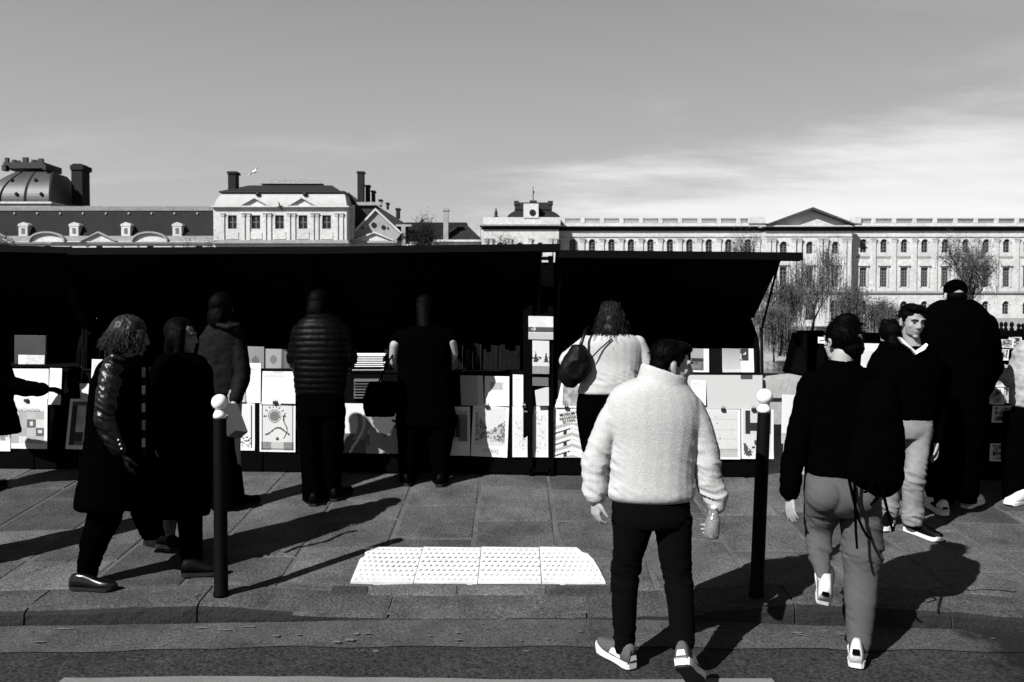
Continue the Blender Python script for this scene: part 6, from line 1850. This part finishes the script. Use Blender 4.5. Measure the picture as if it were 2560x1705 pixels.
# ================= puffer jacket
Y = 6.7; p = Px(Y)
pj = thing('person', 'person in a glossy black quilted puffer jacket facing the middle stalls', 'person', on_walk(805, 1266))
fr = head_frame(10, 20); hc = p(798, 762, .06)
B = Blob(); head(B, hc, fr, 1.0, p(800, 815, .0), False); B.loft(p.rings([(815, 755, 850, 0, .5), (970, 755, 850, 0, .6)])); B.chain([(p(775, 980), .08), (p(778, 1120), .042), (p(782, 1252), .034)]); B.chain([(p(835, 980), .08), (p(832, 1120, .04), .042), (p(828, 1240, .1), .034)])
B.chain([(p(750, 830), .045), (p(735, 905, .05), .036), (p(752, 925, .25), .026)]); hand(B, p(754, 926, .26), (.2, .8, 0), (0, -.2, -1), .95, .5, -1); B.chain([(p(855, 830), .045), (p(874, 905, .03), .036), (p(860, 925, .25), .026)]); hand(B, p(858, 926, .26), (-.2, .8, 0), (0, -.2, -1), .95, .5, 1)
B.done('body', M_SKIN, pj, .010, 3)
q = lambda x, y, z: hc + fr @ Vector((x, y, z))
H = Blob(); H.ball(q(0, -.016, .03), (.085, .098, .092), fr); H.ball(q(0, -.06, -.05), (.074, .05, .08), fr); H.cap(q(0, -.04, -.04), p(800, 800, .0), .072, .07); H.ball(q(0, 0, -.02), (.082, .07, .07), fr); H.done('hair', M_HAIRD, pj, .008, 2, dict(amp=.005, f=(30, 30, 10)))
J = Blob(); J.loft(p.rings([(785, 772, 826, .02, .9), (800, 752, 850, 0, .7), (825, 736, 868, 0, .62), (870, 732, 872, 0, .64), (930, 735, 868, 0, .66), (975, 738, 862, 0, .62), (985, 742, 858, 0, .58)])); J.chain([(p(752, 830), .072), (p(738, 895, .04), .068), (p(748, 925, .2), .052)]); J.chain([(p(854, 830), .072), (p(872, 895, .02), .070), (p(862, 925, .2), .052)])
J.done('puffer_jacket', M_PUFF, pj, .0085, 2, dict(amp=.003, quilt=(.048, .007)), seed=4)
T_ = Blob(); T_.loft(p.rings([(970, 744, 858, 0, .6), (1020, 744, 862, 0, .62), (1040, 746, 862, 0, .58)])); T_.loft(p.rings([(1020, 744, 802, 0, 1), (1120, 752, 800, 0, 1), (1250, 758, 806, 0, 1)])); T_.loft(p.rings([(1020, 804, 864, 0, 1), (1120, 806, 858, .04, 1), (1244, 808, 848, .1, 1)])); T_.done('trousers', M_BLACK, pj, .010, 3, dict(amp=.006))
h = on_walk(782, 1268) + Vector((0, 0, .006)); shoe(pj, h, h + Vector((.0, .26, .0286)), s=1.0, upper=M_SHOEB, sole=M_SOLEB)
h = on_walk(832, 1255) + Vector((0, 0, .006)); shoe(pj, h, h + Vector((.1, .24, .0264)), s=1.0, upper=M_SHOEB, sole=M_SOLEB)

# ================= brown jacket person with folder
Y = 6.55; p = Px(Y)
bp_ = thing('person', 'person in short brown jacket and wide black trousers holding a folder', 'person', on_walk(565, 1270))
fr = head_frame(25, 8); hc = p(556, 770, 0)
B = Blob(); head(B, hc, fr, .98, p(556, 820, 0), False); B.loft(p.rings([(820, 520, 600, 0, .5), (980, 520, 598, 0, .6)])); B.chain([(p(545, 980), .08), (p(545, 1120), .05), (p(548, 1255), .036)]); B.chain([(p(580, 980), .08), (p(585, 1120), .05), (p(592, 1258), .036)])
B.chain([(p(592, 850), .045), (p(604, 945, -.02), .036), (p(585, 1010, -.15), .026)]); hand(B, p(584, 1012, -.15), (-.2, -.3, -.9), (-.8, 0, 0), .92, .6, 1); B.chain([(p(520, 850), .045), (p(512, 945, .02), .036), (p(530, 1000, .15), .026)]); hand(B, p(532, 1002, .15), (.2, .3, -.8), (.6, 0, 0), .92, .6, -1)
B.done('body', M_SKIN, bp_, .009, 3)
q = lambda x, y, z: hc + fr @ Vector((x, y, z))
H = Blob(); H.ball(q(0, -.016, .03), (.085, .098, .090), fr); H.ball(q(0, -.055, -.07), (.076, .05, .10), fr); H.ball(q(0, .0, -.03), (.084, .07, .09), fr); H.done('hair', M_HAIRD, bp_, .008, 2, dict(amp=.006, f=(26, 26, 8)))
J = Blob(); J.loft(p.rings([(806, 535, 590, 0, .9), (822, 516, 604, 0, .65), (860, 508, 606, 0, .58), (930, 510, 602, 0, .6), (985, 510, 600, 0, .6)])); J.chain([(p(594, 850), .064), (p(606, 930, -.02), .060), (p(604, 950, -.03), .058), (p(590, 996, -.12), .046)]); J.chain([(p(520, 850), .064), (p(510, 940), .058), (p(526, 990, .12), .046)]); J.done('brown_jacket', M_BROWN, bp_, .010, 3, dict(amp=.008))
J = Blob(); J.chain([(p(545, 812, -.10), .020), (p(572, 818, -.12), .024), (p(596, 812, -.09), .020)]); J.done('jacket_collar', M_BROWN, bp_, .009, 2)
T_ = Blob(); T_.loft(p.rings([(975, 512, 600, 0, .6), (1030, 514, 596, 0, .62)])); T_.loft(p.rings([(1010, 514, 598, 0, .8), (1120, 520, 596, 0, .8), (1200, 518, 604, 0, .8), (1262, 514, 612, 0, .7)])); T_.done('wide_trousers', M_BLACK, bp_, .011, 3, dict(amp=.008, f=(14, 14, 4)))
for px, py in ((552, 1275), (596, 1274)):
    h = on_walk(px, py) + Vector((0, 0, .006)); shoe(bp_, h, h + Vector((.10, .20, .022)), s=.95, upper=M_SHOEB, sole=M_SOLEB)
fo = thing('folder', 'dark folder with a grey edge held above the left bollard', 'folder', p(594, 1095, -.2))
A = [p(566, 1018, -.16), p(594, 1010, -.24), p(620, 1080, -.26), p(600, 1096, -.18)]
V = A + [v + Vector((-.03, .03, -.008)) for v in A]
b = MB(); b.add([A[0], A[1], A[2], A[3]] + [v + Vector((-.10, .02, .01)) for v in A], [(0, 1, 2, 3), (7, 6, 5, 4), (0, 4, 5, 1), (1, 5, 6, 2), (2, 6, 7, 3), (3, 7, 4, 0)]); b.build('cover', mat('folder_grey', .022, .8, .2), fo)

# ================= two women in black walking to the right
Y = 5.5; p = Px(Y)
bw = thing('person', 'person with long dark hair in long black coat, walking ahead of the leather coat', 'person', on_walk(470, 1440))
fr = head_frame(98, 4, 4); hc = p(455, 842, 0)
B = Blob(); head(B, hc, fr, .96, p(448, 905, .0)); B.loft(p.rings([(905, 400, 500, 0, .6), (1080, 400, 505, 0, .6)])); B.chain([(p(430, 1090), .08), (p(425, 1240), .05), (p(420, 1360, .2), .034)]); B.chain([(p(470, 1090), .08), (p(478, 1250), .05), (p(480, 1418), .034)])
B.chain([(p(405, 930), .045), (p(394, 1030), .036), (p(420, 1100, -.02), .026)]); hand(B, p(424, 1104, -.01), (.6, .3, -.6), (.3, .6, 0), .88, .8, 1); B.chain([(p(502, 930), .045), (p(510, 1030), .036), (p(480, 1100, -.02), .026)]); hand(B, p(476, 1104, -.01), (-.6, .3, -.6), (-.3, .6, 0), .88, .8, -1)
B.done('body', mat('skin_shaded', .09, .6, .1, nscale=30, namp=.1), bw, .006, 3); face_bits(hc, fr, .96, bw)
q = lambda x, y, z: hc + fr @ Vector((x, y, z))
H = Blob(); H.ball(q(0, -.026, .04), (.084, .090, .086), fr); H.ball(q(0, -.05, -.06), (.085, .05, .11), fr); H.ball(q(0, -.05, -.16), (.08, .045, .09), fr)
for sd in (-1, 1): H.cap(q(sd * .07, .030, .05), q(sd * .082, .02, -.16), .024, .034); H.ball(q(sd * .074, -.015, -.01), (.03, .05, .06), fr)
hw = H.done('hair', M_HAIRD, bw, .007, 2, dict(amp=.006, f=(26, 26, 8)))
J = Blob(); J.loft(p.rings([(885, 415, 492, 0, .8), (905, 390, 516, 0, .62), (960, 384, 522, 0, .6), (1040, 386, 524, 0, .66), (1120, 372, 524, 0, .7), (1200, 355, 524, 0, .7), (1262, 345, 524, 0, .68), (1285, 344, 522, 0, .64)])); J.chain([(p(405, 930), .07), (p(390, 1030), .062), (p(408, 1085, -.02), .055)]); J.chain([(p(503, 930), .07), (p(514, 1030), .062), (p(492, 1085, -.02), .055)]); J.done('long_coat', M_BLACK, bw, .011, 3, dict(amp=.010, f=(12, 12, 4)))
T_ = Blob(); T_.loft(p.rings([(1240, 385, 450, .1, 1), (1370, 392, 432, .2, 1)])); T_.loft(p.rings([(1240, 438, 505, 0, 1), (1330, 448, 505, 0, 1), (1425, 456, 506, 0, 1)])); T_.done('trousers', M_BLACK, bw, .010, 3)
h = on_walk(455, 1442) + Vector((0, 0, .006)); shoe(bw, h, h + Vector((.25, .04, .005)), s=1.0, upper=M_SHOEB, sole=M_SOLEB)
h = on_walk(400, 1385) + Vector((0, 0, .006)); shoe(bw, h + Vector((-.03, 0, .05)), h + Vector((.2, .03, .005)), s=1.0, upper=M_SHOEB, sole=M_SOLEB)

Y = 5.15; p = Px(Y)
lw = thing('person', 'person with wavy fair hair in a long black leather coat walking right', 'person', on_walk(230, 1475))
fr = head_frame(52, 8, 4); hc = p(327, 842, 0)
B = Blob(); head(B, hc, fr, .98, p(318, 910, .0)); B.loft(p.rings([(910, 250, 350, 0, .6), (1080, 250, 355, 0, .6)])); B.chain([(p(285, 1100), .08), (p(262, 1270), .052), (p(220, 1430, -.02), .034)]); B.chain([(p(320, 1100, .1), .08), (p(350, 1240, .12), .052), (p(378, 1355, .15), .034)])
B.chain([(p(282, 930, -.12), .045), (p(268, 1050, -.16), .036), (p(300, 1132, -.16), .026)]); hand(B, p(302, 1136, -.16), (.3, 0, -.9), (.5, .8, 0), .80, .5, 1); B.chain([(p(330, 930, .14), .045), (p(345, 1040, .15), .036), (p(360, 1110, .12), .026)]); hand(B, p(361, 1113, .12), (.2, 0, -.9), (.5, -.8, 0), .92, .5, -1)
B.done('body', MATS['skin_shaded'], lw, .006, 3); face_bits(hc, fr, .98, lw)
q = lambda x, y, z: hc + fr @ Vector((x, y, z))
H = Blob(); H.ball(q(0, -.020, .036), (.088, .100, .092), fr); H.ball(q(0, -.060, -.03), (.084, .065, .085), fr)
for sd in (-1, 1): H.cap(q(sd * .070, .03, .04), q(sd * .080, .02, -.06), .024, .030)
hw = H.done('hair', M_HAIRB, lw, .006, 2, dict(amp=.010, f=(30, 30, 18)))
r = random.Random(6); roots = []
for k in range(1100):
    a = r.uniform(-2.3, 2.3); e = r.uniform(-.1, 1.45)
    n_ = Vector((math.sin(a) * math.cos(e), -math.cos(a) * math.cos(e), math.sin(e)))
    pt = q(n_.x * .088, -.026 + n_.y * .10, .034 + n_.z * .088)
    dn = Vector((n_.x * .22, n_.y * .22, -.8 + .25 * e))
    roots.append((pt, fr @ dn, r.uniform(.06, .13), (r.uniform(-.3, .3), r.uniform(-.3, .3), -.2)))
strands(hw, M_HAIRB, roots, 'locks', 8, .0030, 6, .016, 10)
J = Blob()
J.loft(p.rings([(892, 275, 345, 0, .9), (910, 255, 360, 0, 1.1), (950, 240, 362, 0, 1.25), (1030, 232, 365, 0, 1.25), (1100, 225, 372, 0, 1.15), (1180, 212, 376, 0, 1.1), (1250, 200, 378, 0, 1.05), (1262, 200, 374, 0, 1.0)]))
J.done('leather_coat', M_BLACK, lw, .010, 3, dict(amp=.010, f=(11, 11, 5), diag=.3), seed=30)
J = Blob(); J.chain([(p(284, 925, -.12), .070), (p(272, 990, -.16), .066), (p(266, 1052, -.17), .062), (p(282, 1095, -.17), .054), (p(296, 1122, -.165), .046)])
J.done('sleeve', M_LEATH, lw, .007, 2, dict(amp=.010, f=(12, 12, 26), diag=.8), seed=31)
G = Blob(); hand(G, p(302, 1136, -.16), (.3, 0, -.9), (.5, .8, 0), 1.0, .5, 1); G.chain([(p(298, 1126, -.16), .038), (p(303, 1140, -.16), .036)]); G.done('glove', M_LEATH, lw, .006, 2)
J = Blob(); J.chain([(p(270, 905, -.09), .030), (p(285, 893, -.13), .028), (p(305, 898, -.12), .024)]); J.done('collar', M_LEATH, lw, .008, 2)
for i in range(3):
    b = Blob(); b.ball(p(296 + i * 4, 1100 + i * 11, -.222), .006, sub=2); b.b.build('cuff_button', M_SHOEW, lw, True)
b = MB()
pts = [p(360, 920 + 22 * i, -.17 + .02 * math.sin(i)) for i in range(11)]
for i in range(10):
    if i % 2 == 0: b.bar(pts[i], pts[i + 1], .020, .012, up=Vector((0, 1, 0)))
b.build('scarf_stripe', mat('scarf_grey', .011, .9, .1), lw)
b = MB()
for i in range(10): b.bar(pts[i] + Vector((0, .012, 0)), pts[i + 1] + Vector((0, .012, 0)), .026, .010, up=Vector((0, 1, 0)))
b.build('scarf', M_BLACK, lw)
T_ = Blob(); T_.loft(p.rings([(1230, 235, 320, 0, .9), (1300, 220, 300, -.01, .9), (1360, 204, 268, -.02, .95), (1420, 196, 244, -.02, 1), (1446, 196, 240, -.02, 1)])); T_.loft(p.rings([(1220, 300, 372, .1, .9), (1280, 330, 388, .13, .9), (1345, 358, 398, .15, 1)])); T_.done('trousers', M_BLACK, lw, .009, 3, dict(amp=.008, f=(9, 9, 18)))
h = on_walk(178, 1474) + Vector((0, 0, .006)); t = on_walk(294, 1477) + Vector((0, 0, .006)); shoe(lw, h, h + (t - h).normalized() * .285, s=1.0, upper=M_PATENT, sole=M_SOLEB, high=.080, heel_h=.022, width=.041)
h = on_walk(366, 1384) + Vector((0, 0, .006)); shoe(lw, h + Vector((-.02, 0, .06)), h + Vector((.19, .03, .006)), s=1.0, upper=M_PATENT, sole=M_SOLEB)

# ================= person at the left edge reaching into the stall
Y = 7.0; p = Px(Y)
ep = thing('person', 'person in black at the left edge, only the reaching arm and coat in view', 'person', on_walk(-70, 1235))
fr = head_frame(15, 25); hc = p(-62, 775, .08)
B = Blob(); head(B, hc, fr, 1.0, p(-66, 830), False); B.loft(p.rings([(835, -115, -15, 0, .5), (1000, -115, -15, 0, .6)])); B.chain([(p(-95, 1000), .08), (p(-92, 1225), .04)]); B.chain([(p(-40, 1000), .08), (p(-42, 1225), .04)])
B.chain([(p(-15, 870), .045), (p(20, 968, .02), .038), (p(105, 972, .08), .027)]); hand(B, p(108, 973, .08), (.9, .35, -.05), (0, .3, -1), .85, .6, 1); B.chain([(p(-120, 870), .045), (p(-130, 960), .036), (p(-110, 1000, .2), .027)])
B.done('body', M_SKIN, ep, .010, 3)
q = lambda x, y, z: hc + fr @ Vector((x, y, z))
H = Blob(); H.ball(q(0, -.016, .03), (.085, .098, .090), fr); H.done('hair', M_HAIRD, ep, .009, 2)
J = Blob(); J.loft(p.rings([(815, -95, -35, 0, .9), (832, -122, -8, 0, .65), (880, -130, 2, 0, .6), (960, -126, 20, 0, .6), (1040, -124, 38, 0, .6), (1082, -122, 50, 0, .5)])); J.chain([(p(-14, 872), .066), (p(18, 960, .02), .068), (p(60, 972, .05), .066), (p(104, 973, .08), .050)]); J.chain([(p(-120, 870), .066), (p(-132, 955), .06), (p(-112, 995, .18), .046)]); J.done('black_coat', M_BLACK, ep, .011, 3, dict(amp=.012, f=(8, 8, 10)))
G = Blob(); hand(G, p(108, 973, .08), (.9, .35, -.05), (0, .3, -1), 1.06, .6, 1); G.chain([(p(100, 973, .08), .036), (p(110, 974, .08), .034)]); G.done('glove', M_BLACK, ep, .007, 2)
T_ = Blob(); T_.loft(p.rings([(1050, -122, -62, 0, 1), (1232, -110, -74, 0, 1)])); T_.loft(p.rings([(1050, -66, -2, 0, 1), (1232, -60, -24, 0, 1)])); T_.done('trousers', M_BLACK, ep, .011, 3)
for px in (-92, -42):
    h = on_walk(px, 1238) + Vector((0, 0, .006)); shoe(ep, h, h + Vector((.03, .26, .0286)), s=1.0, upper=M_SHOEB, sole=M_SOLEB)

# passer-by just outside the picture whose shadow lies across the pavement on the left: a copy of the walker in the long coat
def copy_tree(o, parent=None):
    c = o.copy(); COL.objects.link(c); c.parent = parent
    if parent is not None: c.matrix_parent_inverse = o.matrix_parent_inverse
    for ch in o.children: copy_tree(ch, c)
    return c
cp = copy_tree(bw)
tgt = on_walk(-330, 1500)
cp.location = Vector(bw.location) + (tgt - Vector(bw.location))
cp['label'] = 'person in long black coat beyond the left edge, casting a wide pavement shadow'
bpy.data.scenes.remove(TMP)
